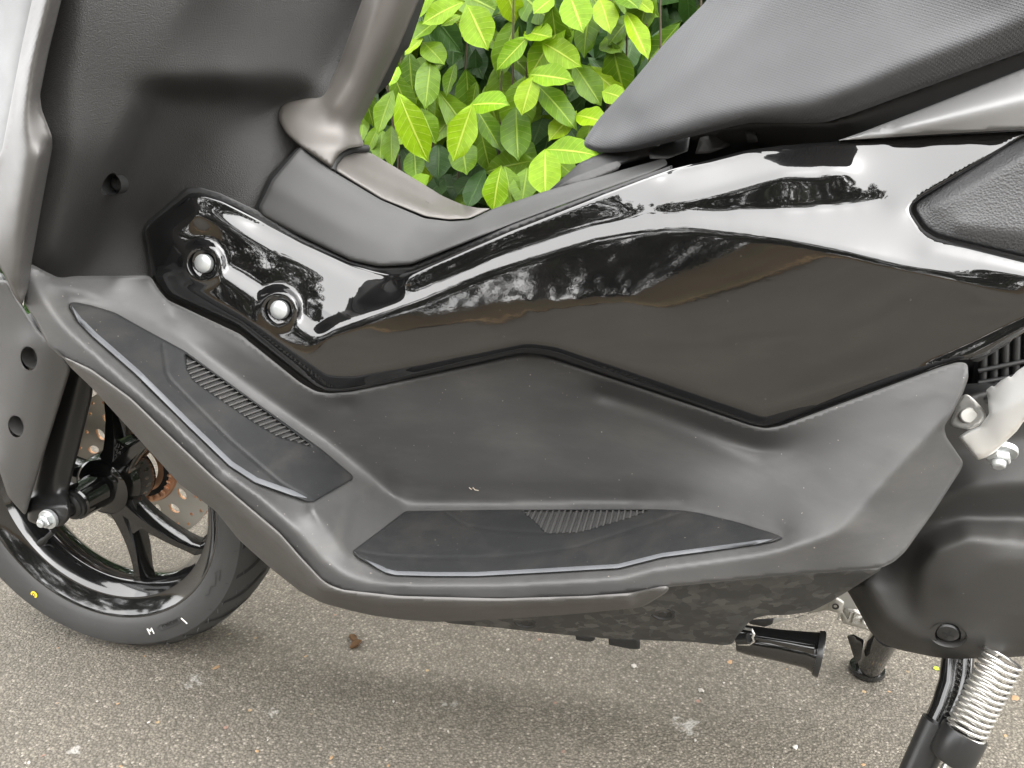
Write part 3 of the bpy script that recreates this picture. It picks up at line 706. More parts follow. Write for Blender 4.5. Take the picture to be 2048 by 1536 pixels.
# rim: deep barrel in gloss black, flange cone angled to mirror the sky
rim_prof = [(-.0445, .1875), (-.0478, .1862), (-.0475, .1838), (-.0458, .1815), (-.0330, .1655), (-.0325, .1625), (-.0290, .1600), (-.018, .1520), (-.010, .1485), (.010, .1485), (.018, .1520), (.033, .1655), (.0458, .1815), (.0478, .1862), (.0445, .1875),
            (.036, .180), (.022, .165), (.0, .158), (-.022, .165), (-.036, .180)]
lathe('rim', WC, AX, rim_prof, M_BLKPAINT, wheel, 128, closed=True, ang=45)
# hub barrel, tube, spokes
lathe('hub', WC, AX, [(-.030, .0), (-.030, .033), (-.026, .039), (-.012, .043), (.02, .043), (.030, .040), (.034, 0)], M_BLKPAINT, wheel, 48)
def spoke_ring(a_in, a_out, w_in, w_out, y_in, y_out, d_in, d_out):
    bm = bmesh.new(); rings = []
    for t in np.linspace(0, 1, 9):
        r = .032+(.152-.032)*t; a = a_in+(a_out-a_in)*(t**1.15); wv = w_in+(w_out-w_in)*(t**.6)+.010*max(0, (t-.82)/.18)**2; y = y_in+(y_out-y_in)*t; dd = d_in+(d_out-d_in)*t
        c = wpt(r, a, y); tg = Vector((-math.sin(a), 0, math.cos(a)))
        sec = [(-.5, .28), (-.5, .9), (.5, .9), (.5, .28), (.30, 0), (-.30, 0)]
        rings.append([bm.verts.new(c+tg*wv*s+Vector((0, dd*q, 0))) for s, q in sec])
    for a, b in zip(rings, rings[1:]):
        for i in range(6): bm.faces.new((a[i], a[(i+1) % 6], b[(i+1) % 6], b[i]))
    bm.faces.new(rings[0]); bm.faces.new(rings[-1][::-1])
    bmesh.ops.bevel(bm, geom=[e for e in bm.edges if not e.is_boundary and e.calc_face_angle(0) > .5], offset=.0018, segments=2, affect='EDGES')
    return from_bm('spoke', bm, M_BLKPAINT, wheel, 40)
for base in (-60, 60, 180):
    for s in (-1, 1):
        b0 = math.radians(base)
        spoke_ring(b0+s*.17, b0+s*.41, .032, .013, -.026, -.012, .034, .026)
    # web closing the fork near the hub, with its raised casting marks
    bm = bmesh.new(); b0 = math.radians(base); P = [wpt(.036, b0-.75, -.020), wpt(.060, b0-.33, -.0195), wpt(.078, b0-.2, -.019), wpt(.072, b0, -.019), wpt(.078, b0+.2, -.019), wpt(.060, b0+.33, -.0195), wpt(.036, b0+.75, -.020)]
    f = [bm.verts.new(p) for p in P]; g = [bm.verts.new(p+Vector((0, .024, 0))) for p in P]; bm.faces.new(f); bm.faces.new(g[::-1])
    for i in range(7): bm.faces.new((f[i], f[(i+1) % 7], g[(i+1) % 7], g[i]))
    bmesh.ops.bevel(bm, geom=[e for e in bm.edges if e.verts[0] in f and e.verts[1] in f], offset=.002, segments=2, affect='EDGES')
    from_bm('hub_web', bm, M_BLKPAINT, wheel)
def text_mesh(name, body, size, mat, parent, M, extrude=.0004):
    cu = bpy.data.curves.new(name, 'FONT'); cu.body = body; cu.size = size; cu.extrude = extrude; cu.align_x = 'CENTER'; cu.align_y = 'CENTER'; cu.resolution_u = 2
    to = bpy.data.objects.new(name+'_tmp', cu); COL.objects.link(to); dg = bpy.context.evaluated_depsgraph_get(); dg.update()
    me = bpy.data.meshes.new_from_object(to.evaluated_get(dg)); bpy.data.objects.remove(to); me.transform(M); return link(name, me, mat, parent)
M_MARK = plastic('raised_casting_mark', (.10, .10, .10), .35, 400, 0)
def face_frame(c, xdir, ndir):
    x = Vector(xdir).normalized(); n = Vector(ndir).normalized(); x = (x-n*x.dot(n)).normalized(); y = n.cross(x); M = Matrix((x, y, n)).transposed().to_4x4(); M.translation = Vector(c); return M
for k, tx in enumerate(('J17', 'YAMAHA', 'MT3.00X13')):
    a = math.radians(60); r = .069-.0085*k
    text_mesh('casting_mark', tx, .0085, M_MARK, wheel, face_frame(wpt(r, a, -.0212), (math.sin(a), 0, -math.cos(a)), (0, -1, 0)))
# marks on the tyre wall
text_mesh('tyre_mark', 'M', .013, M_CHALK, wheel, face_frame(wpt(.2035, math.radians(-71), tyre_y(.2035)-.0006), (math.sin(math.radians(71)), 0, math.cos(math.radians(71))), (0, -1, 0)))
text_mesh('tyre_mark', '1', .016, M_CHALK, wheel, face_frame(wpt(.207, math.radians(-54), tyre_y(.207)-.0006), (1, 0, 1.1), (0, -1, 0)))
0 and text_mesh('tyre_mark', 'J', .012, M_CHALK, wheel, face_frame(wpt(.21, math.radians(-92), tyre_y(.21)-.0006), (1, 0, .1), (0, -1, 0)))
def sidewall_strip(name, path, wd, mat, lift=.0007):
    bm = bmesh.new(); prev = None
    for i, (r, a) in enumerate(path):
        r2, a2 = path[min(i+1, len(path)-1)]; r1, a1 = path[max(i-1, 0)]
        d = Vector((r2-r1, (a2-a1)*r)); d = d.normalized(); n = Vector((-d.y, d.x))*wd/2
        cur = [bm.verts.new(wpt(r+s*n.x, a+s*n.y/r, tyre_y(r+s*n.x)-lift)) for s in (-1, 1)]
        if prev: bm.faces.new((prev[0], prev[1], cur[1], cur[0]))
        prev = cur
    return from_bm(name, bm, mat, wheel)
M_EMB = plastic('moulded_rubber_line', (.012, .012, .012), .5, 400, 0)
pill = [(.1985, math.radians(-66+i*1.0)) for i in range(11)]; pill2 = [(.206, math.radians(-56-i*1.0)) for i in range(11)]
sidewall_strip('moulded_frame', pill+[(.2015, math.radians(-54.5))]+pill2+[(.2015, math.radians(-67.5)), pill[0]], .0012, M_EMB)
text_mesh('moulded_lettering', 'TUBELESS', .0075, M_EMB, wheel, face_frame(wpt(.2015, math.radians(-61), tyre_y(.2015)-.0005), (math.sin(math.radians(61)), 0, math.cos(math.radians(61))), (0, -1, 0)))
sidewall_strip('moulded_arrow', [(.200, math.radians(-38)), (.204, math.radians(-36)), (.2, math.radians(-33)), (.205, math.radians(-31)), (.2, math.radians(-27)), (.207, math.radians(-28)), (.203, math.radians(-23.5)), (.196, math.radians(-27)), (.2, math.radians(-27))], .0014, M_EMB)
for k in range(26): sidewall_strip('wear_mark', [(.2155, 2*math.pi*k/26), (.2195, 2*math.pi*k/26+.012)], .001, M_EMB)
lathe('balance_dot', wpt(.2, math.radians(-125.5), tyre_y(.2)-.0002), (0, -1, 0), [(0, .0052), (.0006, .005), (.0006, .0030), (.0001, .0028), (.0001, .0016), (.0006, .0014), (.0006, 0)], M_DOT, wheel, 24)
lathe('balance_dot_ring', wpt(.2, math.radians(-125.5), tyre_y(.2)-.0007), (0, -1, 0), [(0, .0027), (.0001, .0025), (.0001, .0017), (0, .0015)], M_CORE, wheel, 24)
# brake disc on the far side
DY = .052
def disc_with_holes():
    poly = np.array([(math.cos(a)*.115, math.sin(a)*.115) for a in np.linspace(0, 2*np.pi, 120, endpoint=False)])
    inner = np.array([(math.cos(a)*.056, math.sin(a)*.056) for a in np.linspace(0, 2*np.pi, 60, endpoint=False)])
    holes = []
    for k in range(40):
        a = 2*math.pi*k/40
        for (r, hr) in (((.108, .0026),) if k % 2 == 0 else ((.100, .0026),)): holes.append((r*math.cos(a), r*math.sin(a), hr, hr, a))
        if k % 5 == 2: holes.append((.092*math.cos(a), .092*math.sin(a), .0026, .0026, a))
    for k in range(16):
        a = 2*math.pi*(k+.5)/16; r = .078 if k % 2 else .072; holes.append((r*math.cos(a), r*math.sin(a), .0092, .0062, a+.4*(1 if k % 2 else -1)))
    V = list(map(tuple, poly))+list(map(tuple, inner)); E = [(i, (i+1) % 120) for i in range(120)]+[(120+i, 120+(i+1) % 60) for i in range(60)]; loops = []
    for (cx, cy, a, b, rot) in holes:
        n = 14 if a > .005 else 8; o = len(V); L = circle_px(cx, cy, a, b, n, rot); V += list(map(tuple, L)); E += [(o+i, o+(i+1) % n) for i in range(n)]; loops.append(L)
    vo, _, fo, *_r = geometry.delaunay_2d_cdt([Vector(v) for v in V], E, [], 0, 1e-7)
    V2 = np.array([(v.x, v.y) for v in vo]); F = np.array([list(f) for f in fo]); cen = V2[F].mean(1)
    k = (np.hypot(cen[:, 0], cen[:, 1]) > .0555) & (np.hypot(cen[:, 0], cen[:, 1]) < .1155)
    for L in loops: k &= ~inside(L, cen[:, 0], cen[:, 1])
    F = F[k]; bm = bmesh.new(); f_ = [bm.verts.new((WX+v[0], DY, WZc+v[1])) for v in V2]; b_ = [bm.verts.new((WX+v[0], DY+.0045, WZc+v[1])) for v in V2]
    ed = {}
    for a, b, c in F:
        bm.faces.new((f_[a], f_[b], f_[c])); bm.faces.new((b_[c], b_[b], b_[a]))
        for u, v in ((a, b), (b, c), (c, a)): ed[(u, v)] = 1
    bm.faces.ensure_lookup_table()
    for (u, v) in list(ed):
        if (v, u) not in ed: q = bm.faces.new((f_[u], f_[v], b_[v], b_[u])); q.material_index = 1
    for v in [v for v in bm.verts if not v.link_faces]: bm.verts.remove(v)
    o = from_bm('brake_disc', bm, M_DISC, wheel, 30); o.data.materials.append(M_COPPER); return o
disc_with_holes()
lathe('disc_carrier', WC, AX, [(DY-.004, .030), (DY-.004, .057), (DY, .0585), (DY+.004, .057), (DY+.004, .03)], M_COPPER, wheel, 48, closed=True)
for k in range(30):
    a = 2*math.pi*k/30; tube('sensor_ring_tooth', [wpt(.047, a, DY-.006), wpt(.054, a, DY-.006)], .0019, M_COPPER, wheel, 5)
lathe('sensor_ring', WC, AX, [(DY-.0055, .040), (DY-.0055, .0475), (DY-.003, .0475), (DY-.003, .040)], M_CORE, wheel, 48, closed=True)
# valve
vb = Vector(at(78, 1090, 2.2)); vt = Vector(at(108, 1062, 3.2)); 
tube('valve_stem', [vb, vb.lerp(vt, .35), vb.lerp(vt, .4), vt], [.0055, .0050, .0035, .0035], M_SATINBLK, wheel, 14)
lathe('valve_base', vb, vt-vb, [(-.002, .008), (.001, .008), (.002, .006)], M_STEEL, wheel, 20)
# axle tube running out to the fork leg
lathe('axle_spacer', WC, (0, -1, 0), [(.028, .0), (.028, .024), (.074, .022), (.076, .020), (.076, 0)], M_BLKPAINT, sc, 40)
lathe('dust_seal', WC, (0, -1, 0), [(.074, .0), (.074, .0185), (.076, .0195), (.080, .0195), (.081, .017), (.083, .0165), (.086, .0125), (.086, 0)], M_SATINBLK, sc, 40)
lathe('axle', WC, (0, -1, 0), [(.08, .010), (.118, .010), (.118, 0)], M_SATINBLK, sc, 24)
hexbolt('axle_bolt', WC+Vector((0, -.1165, 0)), (0, -1, 0), .0085, M_BOLT, sc, 1.45)
# fork leg and its guard
flg = [(392/2.743, 540+520/2.743), (505/2.743, 540+640/2.743), (505/2.743, 540+700/2.743), (405/2.743, 540+1110/2.743), (365/2.743, 540+1240/2.743), (385/2.743, 540+1300/2.743), (385/2.743, 540+1370/2.743), (340/2.743, 540+1405/2.743), (215/2.743, 540+1395/2.743), (148/2.743, 540+1375/2.743), (160/2.743, 540+1280/2.743)]
fl = [(150, 700), (190, 740), (184, 795), (147, 942), (136, 985), (141, 1012), (141, 1036), (124, 1053), (88, 1055), (54, 1041), (58, 1006), (90, 880)]
panel('fork_leg', fl, Field(bbox_of(fl), [[(160, 740, 9.6), (96, 1000, 9.8)], [(190, 740, 8.2), (136, 985, 8.4)], [(54, 1041, 11.4), (140, 1036, 11.4)], [(56, 1010, 11.2), (138, 1010, 11.2)], [(140, 700, 9.), (60, 990, 9.2)]], 6), M_SATINBLK, sc, r=9, h=7, bev=6, bevd=.5, thick=4)
gd = [(16, 560), (30, 590), (75, 660), (113, 693), (142, 737), (87, 912), (58, 1007), (51, 1033), (15, 992), (0, 945), (-30, 900), (-60, 700), (-40, 560)]
H1, H2 = circle_px(58, 717, 16, 24, 26, -.15), circle_px(32, 853, 15, 22, 26, -.15)
og, gw = panel('fork_guard', gd, Field(bbox_of(gd), [[(-50, 620, 10), (-30, 900, 10)], [(20, 560, 11), (0, 945, 12.6)], [(60, 680, 12.6), (15, 992, 12.8)], [(95, 690, 12.7), (51, 1030, 12.8)], [(142, 737, 12.), (58, 1007, 12.2)]], 10), M_GUARD, sc, r=10, h=8, bev=5, bevd=.35, thick=2.2, holes=(H1, H2))
for (hx, hy) in ((58, 717), (32, 853)):
    c = at(hx, hy, 12.5); lathe('guard_screw_well', c, (0, -1, 0), [(-.018, 0), (-.018, .0112), (-.002, .0122)], M_GUARD, sc, 28)
    screw('guard_screw', c+Vector((.002, .014, 0)), (0, -1, 0), .0065, M_SATINBLK, sc)
mg = [(-60, 520), (8, 548), (30, 600), (62, 655), (70, 720), (20, 800), (-60, 860)]
panel('front_mudguard', mg, Field(bbox_of(mg), [[(-60, 560, 7), (-40, 800, 7)], [(20, 600, 9.5), (60, 700, 9)], [(0, 700, 9.5)]], 12), M_WHITE, sc, r=10, h=10, bev=8, bevd=.8, thick=3)

# ---- front cowl, outer shield trim, inner leg shield
cw = [(-120, -60), (72, -60), (66, 0), (40, 120), (26, 200), (8, 320), (-10, 420), (-120, 420)]
panel('front_cowl', cw, Field(bbox_of(cw), [[(-110, 0, 18), (-110, 420, 18)], [(66, -40, 25.5), (24, 200, 25.5), (0, 400, 25)]], 14), M_WHITE, sc, r=6, h=14, bev=0, thick=3)
tr = [(76, -60), (138, -60), (123, 0), (97, 105), (80, 190), (83, 218), (104, 272), (105, 294), (88, 385), (64, 520), (58, 570), (44, 612), (28, 592), (8, 548), (-40, 470), (-40, 380), (4, 300), (24, 194), (44, 90), (64, 0)]
panel('shield_trim', tr, Field(bbox_of(tr), [[(70, -60, 26), (64, 0, 26), (24, 194, 26), (0, 320, 26), (-40, 440, 25)], [(100, -20, 28.), (62, 130, 28.2), (48, 230, 28.4), (52, 300, 28.6), (36, 420, 28.3), (28, 560, 27.6)], [(138, -60, 26.0), (97, 105, 26.3), (82, 200, 26.4), (104, 275, 26.8)], [(85, 300, 28.4), (62, 400, 28.2), (46, 520, 27.6), (40, 600, 27)], [(105, 296, 25.2), (88, 385, 25.2), (64, 520, 25), (56, 575, 25)]], 7), M_TRIM, sc, r=8, h=8, bev=4, bevd=.3, thick=2.5)
ls = [(120, -60), (107, 0), (82, 105), (66, 190), (70, 218), (92, 275), (92, 292), (52, 521), (52, 545), (109, 568), (153, 578), (320, 580), (509, 425), (513, 413), (538, 356), (595, 294), (650, 300), (680, 190), (750, 60), (790, -60)]
shield_lines = [
    [(132, -40, 24.6), (98, 105, 24.6), (81, 190, 24.8), (84, 218, 25), (107, 275, 25.4), (106, 292, 25.), (63, 521, 24.4), (60, 545, 24.)],
    [(165, -40, 25.0), (150, 100, 25.2), (135, 200, 25.5), (150, 290, 25.2), (130, 400, 24.6), (112, 520, 24.)],                  # left roll of the shield
    [(420, -60, 18.5), (330, 60, 20.5), (230, 165, 22.8)],
    [(745, -60, 1.5), (700, 60, 2.4), (655, 150, 4.)],
    [(255, 168, 22.0), (350, 163, 19.6), (480, 160, 14.6), (640, 160, 5.4)],                                             # brow over the pocket
    [(300, 186, 18.8), (360, 192, 15.8), (480, 192, 11.4), (600, 192, 4.6)],                                                 # under the brow
    [(270, 200, 21.6), (235, 290, 22.2), (200, 370, 22.0), (165, 450, 21.2), (130, 548, 20.4)],                              # diagonal, outer lip
    [(300, 230, 17.8), (268, 320, 17.2), (235, 400, 17.2), (195, 480, 17.4), (160, 560, 17.6)],                               # diagonal, foot
    [(400, 300, 12.4), (370, 370, 12.2), (280, 450, 12.8), (285, 550, 13.4)], [(480, 250, 10.2), (560, 210, 5.2)],
    [(565, 262, 6.0), (540, 300, 8.8), (500, 380, 11.), (470, 440, 12.0)], [(605, 297, 5.5), (550, 355, 9), (520, 470, 10.5)]]
FS = Field(bbox_of(ls), shield_lines, 15)
hole = circle_px(218, 368, 12, 24, 22, .48)
panel('leg_shield', ls, FS, M_SHIELD, sc, r=9, h=8, bev=3, bevd=.25, thick=2, holes=(hole,), nd=6)
hn = Vector((.12, -1, .05)).normalized(); hc = at(218, 368, wat(FS, 218, 368)-.1)
lathe('screw_well', hc, hn, [(-.016, 0), (-.016, .0088), (-.003, .0096)], M_BLACK, sc, 24); screw('shield_screw', hc-hn*.013, hn, .006, M_BLACK, sc)

# ---- steering column cover
cc = [(735, -60), (724, 0), (677, 129), (656, 174), (637, 192), (573, 204), (559, 217), (557, 240), (573, 268), (600, 292), (664, 337), (669, 322), (680, 306), (698, 296), (730, 292), (718, 262), (722, 245), (750, 192), (795, 101), (838, 0), (858, -60)]
panel('column_cover', cc, Field(bbox_of(cc), [[(735, -60, 3.5), (724, 0, 3.6), (677, 129, 4.2), (640, 192, 5.2)], [(775, -60, 5.), (745, 40, 5.2), (705, 160, 5.6), (668, 220, 6.4)], [(815, -60, 4.), (780, 50, 4.), (735, 170, 4.), (705, 240, 4.6)], [(858, -60, 0.), (838, 0, 0.), (795, 101, 0.), (750, 192, 0.), (720, 250, .6)],
     [(573, 204, 6.2), (559, 217, 6.6), (557, 240, 7.2), (573, 268, 8.2), (600, 292, 9.2), (664, 337, 8.8)], [(600, 225, 6.5), (640, 260, 6.9), (690, 268, 5.6)], [(620, 290, 8.9), (680, 296, 7.6), (730, 290, 2.5)]], 9), M_COLUMN, sc, r=9, h=7, bev=4, bevd=.3, thick=2)
ct = [(842, -60), (870, -60), (850, 0), (818, 95), (806, 106), (800, 118), (780, 165), (756, 188), (745, 185), (792, 98)]
panel('column_trim', ct, Field(bbox_of(ct), [[(842, -60, 1), (745, 185, 1)], [(870, -60, -2), (818, 95, -2), (756, 188, -2)]], 6), M_BLACK, sc, r=4, h=9, bev=3, bevd=.3, thick=3)

# ---- tunnel cover and fuel lid
tn = [(601, 293), (545, 358), (517, 415), (524, 432), (601, 472), (702, 521), (758, 533), (823, 529), (904, 496), (1025, 447), (1186, 387), (1300, 346), (1336, 330), (1330, 316), (1243, 340), (1160, 362), (1085, 384), (985, 418), (940, 440), (900, 443), (850, 437), (762, 400), (668, 344), (640, 322)]
FT = Field(bbox_of(tn), [[(598, 291, 8.6), (668, 344, 8.2), (762, 400, 7.8), (850, 436, 7.4), (900, 441, 7.), (940, 438, 6.6), (985, 418, 5.4), (1085, 384, 5.2), (1330, 316, 6)],
     [(575, 320, 9.6), (640, 362, 9.4), (740, 430, 9.2), (830, 462, 8.8), (900, 462, 8.4), (1000, 432, 7.2), (1120, 390, 6.8), (1330, 325, 7)],
     [(540, 370, 10.9), (620, 420, 10.9), (720, 476, 10.8), (800, 497, 10.6), (860, 490, 10.3), (960, 455, 9.4)],
     [(515, 416, 11.6), (601, 472, 11.7), (702, 521, 11.7), (758, 533, 11.7), (823, 529, 11.7), (904, 496, 11.4), (1025, 448, 10), (1186, 388, 9.6), (1334, 333, 9.2)]], 9)
panel('tunnel_cover', tn, FT, M_TUNNEL, sc, r=7, h=5.5, bev=5, bevd=.4, thick=2)
ld = [(667, 339), (672, 326), (684, 314), (700, 306), (722, 303), (742, 306), (790, 334), (843, 366), (885, 392), (926, 410), (955, 416), (982, 417), (960, 428), (937, 437), (895, 439), (851, 433), (762, 397)]
panel('fuel_lid', ld, Field(bbox_of(ld), [[(667, 339, 8.2), (762, 397, 7.8), (851, 433, 7.4), (895, 439, 7.), (937, 437, 6.4), (982, 417, 3.5)], [(680, 332, 7.2), (770, 388, 6.8), (860, 424, 6.4), (920, 428, 5.6)], [(700, 306, 3.0), (742, 306, .5), (843, 366, .5), (926, 410, .5)], [(690, 322, 5.6), (775, 362, 4.0), (860, 405, 3.4), (925, 421, 3.2)]], 5), M_COLUMN, sc, r=6, h=5, bev=3, bevd=.25, thick=1.2)
tb = tube('lid_recess', [at(664, 342, 8.0), at(668, 325, 7.2), at(682, 309, 5.), at(705, 298, 3.), at(735, 297, 1)], [.004]*5, M_CORE, sc, 8)
# pieces below the seat
hc_ = [(1090, 388), (1130, 352), (1160, 325), (1190, 312), (1230, 296), (1320, 278), (1320, 310), (1240, 330), (1160, 365)]
panel('seat_hinge_cover', hc_, Field(bbox_of(hc_), [[(1090, 388, 2), (1160, 325, 2), (1230, 296, 3)], [(1130, 375, 4.2), (1240, 330, 5)]], 6), M_BLACK, sc, r=6, h=7, bev=4, bevd=.4, thick=3)
hf = [(1100, 382), (1150, 352), (1215, 327), (1236, 322), (1243, 328), (1236, 340), (1180, 362)]
panel('hinge_flap', hf, Field(bbox_of(hf), [[(1100, 382, 5), (1180, 362, 6), (1240, 334, 6)], [(1150, 352, 5), (1236, 322, 5.4)]], 3), M_TUNNEL, sc, r=4, h=5, bev=2, bevd=.2, thick=1)
for (q, w_) in (([(1296, 300), (1332, 286), (1380, 272), (1376, 302), (1334, 318), (1300, 318)], 5.5), ([(1400, 275), (1452, 258), (1462, 292), (1420, 306), (1390, 308)], 5.0), ([(1490, 262), (1512, 262), (1516, 284), (1494, 286)], 6), ([(1552, 256), (1590, 246), (1600, 262), (1560, 268)], 6)):
    panel('latch_bracket', q, plane3((q[0][0], q[0][1], w_), (q[2][0], q[2][1], w_-.5), (q[4][0] if len(q) > 4 else q[3][0], q[4][1] if len(q) > 4 else q[3][1], w_+.8)) if len(q) > 4 else flat(w_), M_BLACK if w_ > 5.2 else M_COVER, sc, r=3, h=8, bev=2, bevd=.2, thick=2)

# ---- seat
st = [(1440, -60), (1415, 0), (1331, 84), (1253, 177), (1202, 232), (1180, 262), (1167, 284), (1170, 295), (1190, 303), (1216, 306), (1260, 303), (1331, 287), (1447, 257), (1503, 245), (1560, 246), (1609, 247), (1651, 245), (1702, 229), (2160, 62), (2160, -60)]
seat_lines = [[(1440, -60, 1), (1331, 84, 1), (1253, 177, 0), (1180, 262, -1)], [(1170, 295, 2), (1216, 306, 4.5), (1331, 287, 8.5), (1447, 257, 10.5), (1503, 245, 11.2), (1609, 247, 11.8), (1651, 245, 12.2), (1702, 229, 12.6), (2160, 62, 13.5)],
              [(1205, 290, 5), (1331, 262, 9.8), (1447, 234, 12.0), (1540, 222, 13.2), (1620, 214, 14.2), (1700, 182, 15.4), (1850, 122, 16.2), (2160, 5, 17)],
              [(1270, 215, 5.2), (1390, 130, 8.2), (1520, 20, 9.4), (1590, -60, 9.6)], [(1400, 205, 10.2), (1560, 130, 12.), (1740, 0, 13), (1820, -60, 13)], [(1650, 178, 14.2), (1800, 100, 15.2), (2000, 20, 15.8)]]
panel('seat', st, Field(bbox_of(st), seat_lines, 14), M_SEAT, sc, r=14, h=10, bev=12, bevd=1.0, thick=3, nd=6)
sb_ = [(1215, 300), (1331, 282), (1447, 250), (1503, 238), (1609, 238), (1660, 236), (2160, 50), (2160, 125), (1740, 288), (1690, 292), (1640, 296), (1560, 312), (1450, 330), (1345, 352), (1250, 362), (1200, 350)]
panel('seat_base', sb_, Field(bbox_of(sb_), [[(1215, 300, 2), (1331, 290, 3.4), (1447, 262, 5), (1650, 250, 9.0), (1702, 240, 10.2), (2160, 75, 11.6)], [(1200, 350, 1), (1345, 352, 2), (1450, 330, 3), (1560, 312, 4)]], 6), M_BLACK, sc, r=5, h=12, bev=3, bevd=.3, thick=4)

# ---- rear silver panel and grained pad
rs = [(1676, 281), (1725, 264), (1860, 212), (2160, 92), (2160, 256), (2048, 258), (1850, 270)]
panel('tail_panel', rs, Field(bbox_of(rs), [[(1676, 281, 12.6), (1725, 264, 12.6), (2160, 92, 13.6)], [(1800, 258, 14.2), (2160, 170, 15.6)], [(1676, 282, 13.2), (1850, 272, 13.6), (2160, 256, 15.4)]], 9), M_SILVER, sc, r=4, h=9, bev=3, bevd=.3, thick=2)
pd = [(2160, 205), (2048, 272), (1920, 345), (1843, 394), (1828, 408), (1828, 420), (1850, 455), (1872, 470), (1898, 478), (2048, 514), (2160, 540)]
FPD = Field(bbox_of(pd), [[(2160, 205, 14.6), (1843, 394, 14.0), (1828, 414, 14.4)], [(2160, 250, 16.6), (1870, 412, 15.6)], [(2160, 480, 18.4), (1915, 450, 16.8)], [(2160, 540, 17.8), (1898, 478, 16.4), (1850, 455, 15.4)]], 8)
panel('side_pad', pd, lambda X, Y: FPD(X, Y)-.6, M_PAD, sc, r=8, h=9, bev=7, bevd=.5, thick=2)

# ---- gloss black side panel
gp = [(379, 386), (402, 385), (440, 397), (514, 435), (600, 482), (700, 529), (748, 543), (790, 552), (830, 541), (904, 510), (1025, 459), (1186, 397), (1300, 354), (1345, 338), (1424, 319), (1490, 301), (1563, 291), (1679, 282), (1760, 278), (1841, 273), (2048, 262), (2060, 268), (1990, 308), (1841, 396), (1823, 410), (1822, 424), (1846, 460), (1872, 476), (2048, 520), (2160, 545), (2160, 600), (2070, 652), (1974, 709), (1945, 719), (1915, 720), (1880, 731), (1556, 849), (1529, 854), (1505, 849), (1400, 811), (1110, 714), (1085, 708), (1055, 705), (1030, 707), (720, 778), (690, 783), (655, 783), (630, 774), (600, 752), (470, 652), (330, 588), (309, 556), (296, 500), (290, 462), (300, 448)]
_low = plane3((650, 775, 16.3), (1529, 845, 18.0), (1000, 530, 16.15))
def low(x, y, k=0): return float(_low(x, y))+k-.10*(max(0, (600-y)/100.0))**2+.0024*np.clip((x-1300)/480., -1, 1.6)*max(0, 730-y)
CR = [(660, 662), (850, 592), (1000, 530), (1186, 472), (1290, 454), (1378, 448), (1560, 470), (1700, 500), (1794, 526), (1900, 552), (2160, 620)]
FT_ = [(662, 649, .4), (850, 578, .45), (1000, 516, .5), (1186, 456, .6), (1276, 440, .62), (1378, 430, .75), (1460, 428, 1.2), (1560, 424, 1.8), (1690, 415, 3.0), (1770, 405, 3.6)]
def crease_w(x): return low(x, float(np.interp(x, [c[0] for c in CR], [c[1] for c in CR])))
def foot_w(x): return crease_w(x)-float(np.interp(x, [c[0] for c in FT_], [c[2] for c in FT_]))
gloss_lines = [
    # lower edge and the dark chamfer above it
    [(292, 470, 14.6), (309, 556, 14.9), (330, 588, 15.0), (470, 655, 14.8), (640, 780, 15.2), (700, 780, 15.2), (1055, 707, 15.0), (1110, 714, 15.2), (1400, 811, 16.8), (1529, 854, 17.4), (1915, 722, 18.6), (2160, 600, 19)],
    [(345, 572, 15.3), (480, 640, 15.7), (650, 762, 16.25), (700, 762, 16.3)],
    [(x, y, low(x, y)) for x, y in ((700, 762), (1055, 692), (1110, 699), (1400, 793), (1529, 834), (1900, 706), (2160, 580))],
    [(x, y, low(x, y)) for x, y in ((760, 680), (1000, 620), (1250, 600), (1529, 700), (1800, 640), (2050, 610))],
    # crease that tops the lower facet
    [(325, 470, 14.95), (449, 549, 15.15), (517, 593, 15.2), (596, 643, 15.5), (625, 677, 15.75)]+[(x, y, low(x, y)) for x, y in CR],
    # foot of the upper band just above the crease
    [(335, 455, 14.8), (400, 492, 14.5), (460, 538, 14.2), (530, 585, 14.2), (605, 634, 14.5), (632, 655, 14.9)]+[(x, y, foot_w(x)) for x, y, k in FT_],
    # upper left surface and its top lip
    [(390, 425, 14.5), (450, 445, 13.9), (560, 500, 13.1), (700, 560, 13.2)], [(395, 395, 14.1), (440, 405, 13.6), (520, 447, 12.2), (700, 538, 11.9), (790, 560, 12.2)],
    # upper band: nearly upright in its middle, rolled in along the top
    [(x, y, foot_w(x)-k) for x, y, k in ((1330, 402, .16), (1420, 385, .2), (1500, 364, .26), (1560, 348, .28), (1700, 342, .3))],
    [(x, y, foot_w(x)-k) for x, y, k in ((800, 563, .16), (904, 520, .17), (1025, 469, .20), (1186, 412, .18), (1250, 410, .16))],
    [(1345, 340, 12.6), (1424, 321, 12.0), (1490, 303, 12.2), (1563, 293, 12.6), (1679, 284, 12.4), (1841, 276, 12.6), (2048, 266, 13.8)],
    [(1841, 396, 14.4), (1990, 308, 14.4)], [(1822, 424, 14.9), (1872, 476, 16.6), (2160, 540, 18.)], [(1850, 500, 17.4), (2160, 575, 19.0)]]
def bosses(W, X, Y):
    low = plane3((404, 527, 15.1), (556, 620, 15.45), (480, 640, 15.7))(X, Y)
    for cx, cy in ((404, 527), (556, 620)):
        d = np.hypot(X-cx, Y-cy); k = np.clip((47-d)/7, 0, 1); k = k*k*(3-2*k); W = np.where(k > 0, np.maximum(W, W*(1-k)+low*k), W)
    return W
FG = Field(bbox_of(gp), gloss_lines, 7, bosses, 3.5)
wells = [circle_px(404, 527, 27, 27, 40), circle_px(556, 620, 27, 27, 40)]
og, wg = panel('side_panel', gp, FG, M_GLOSS, sc, r=10, h=6, bev=6, bevd=.45, thick=1.6, holes=wells)
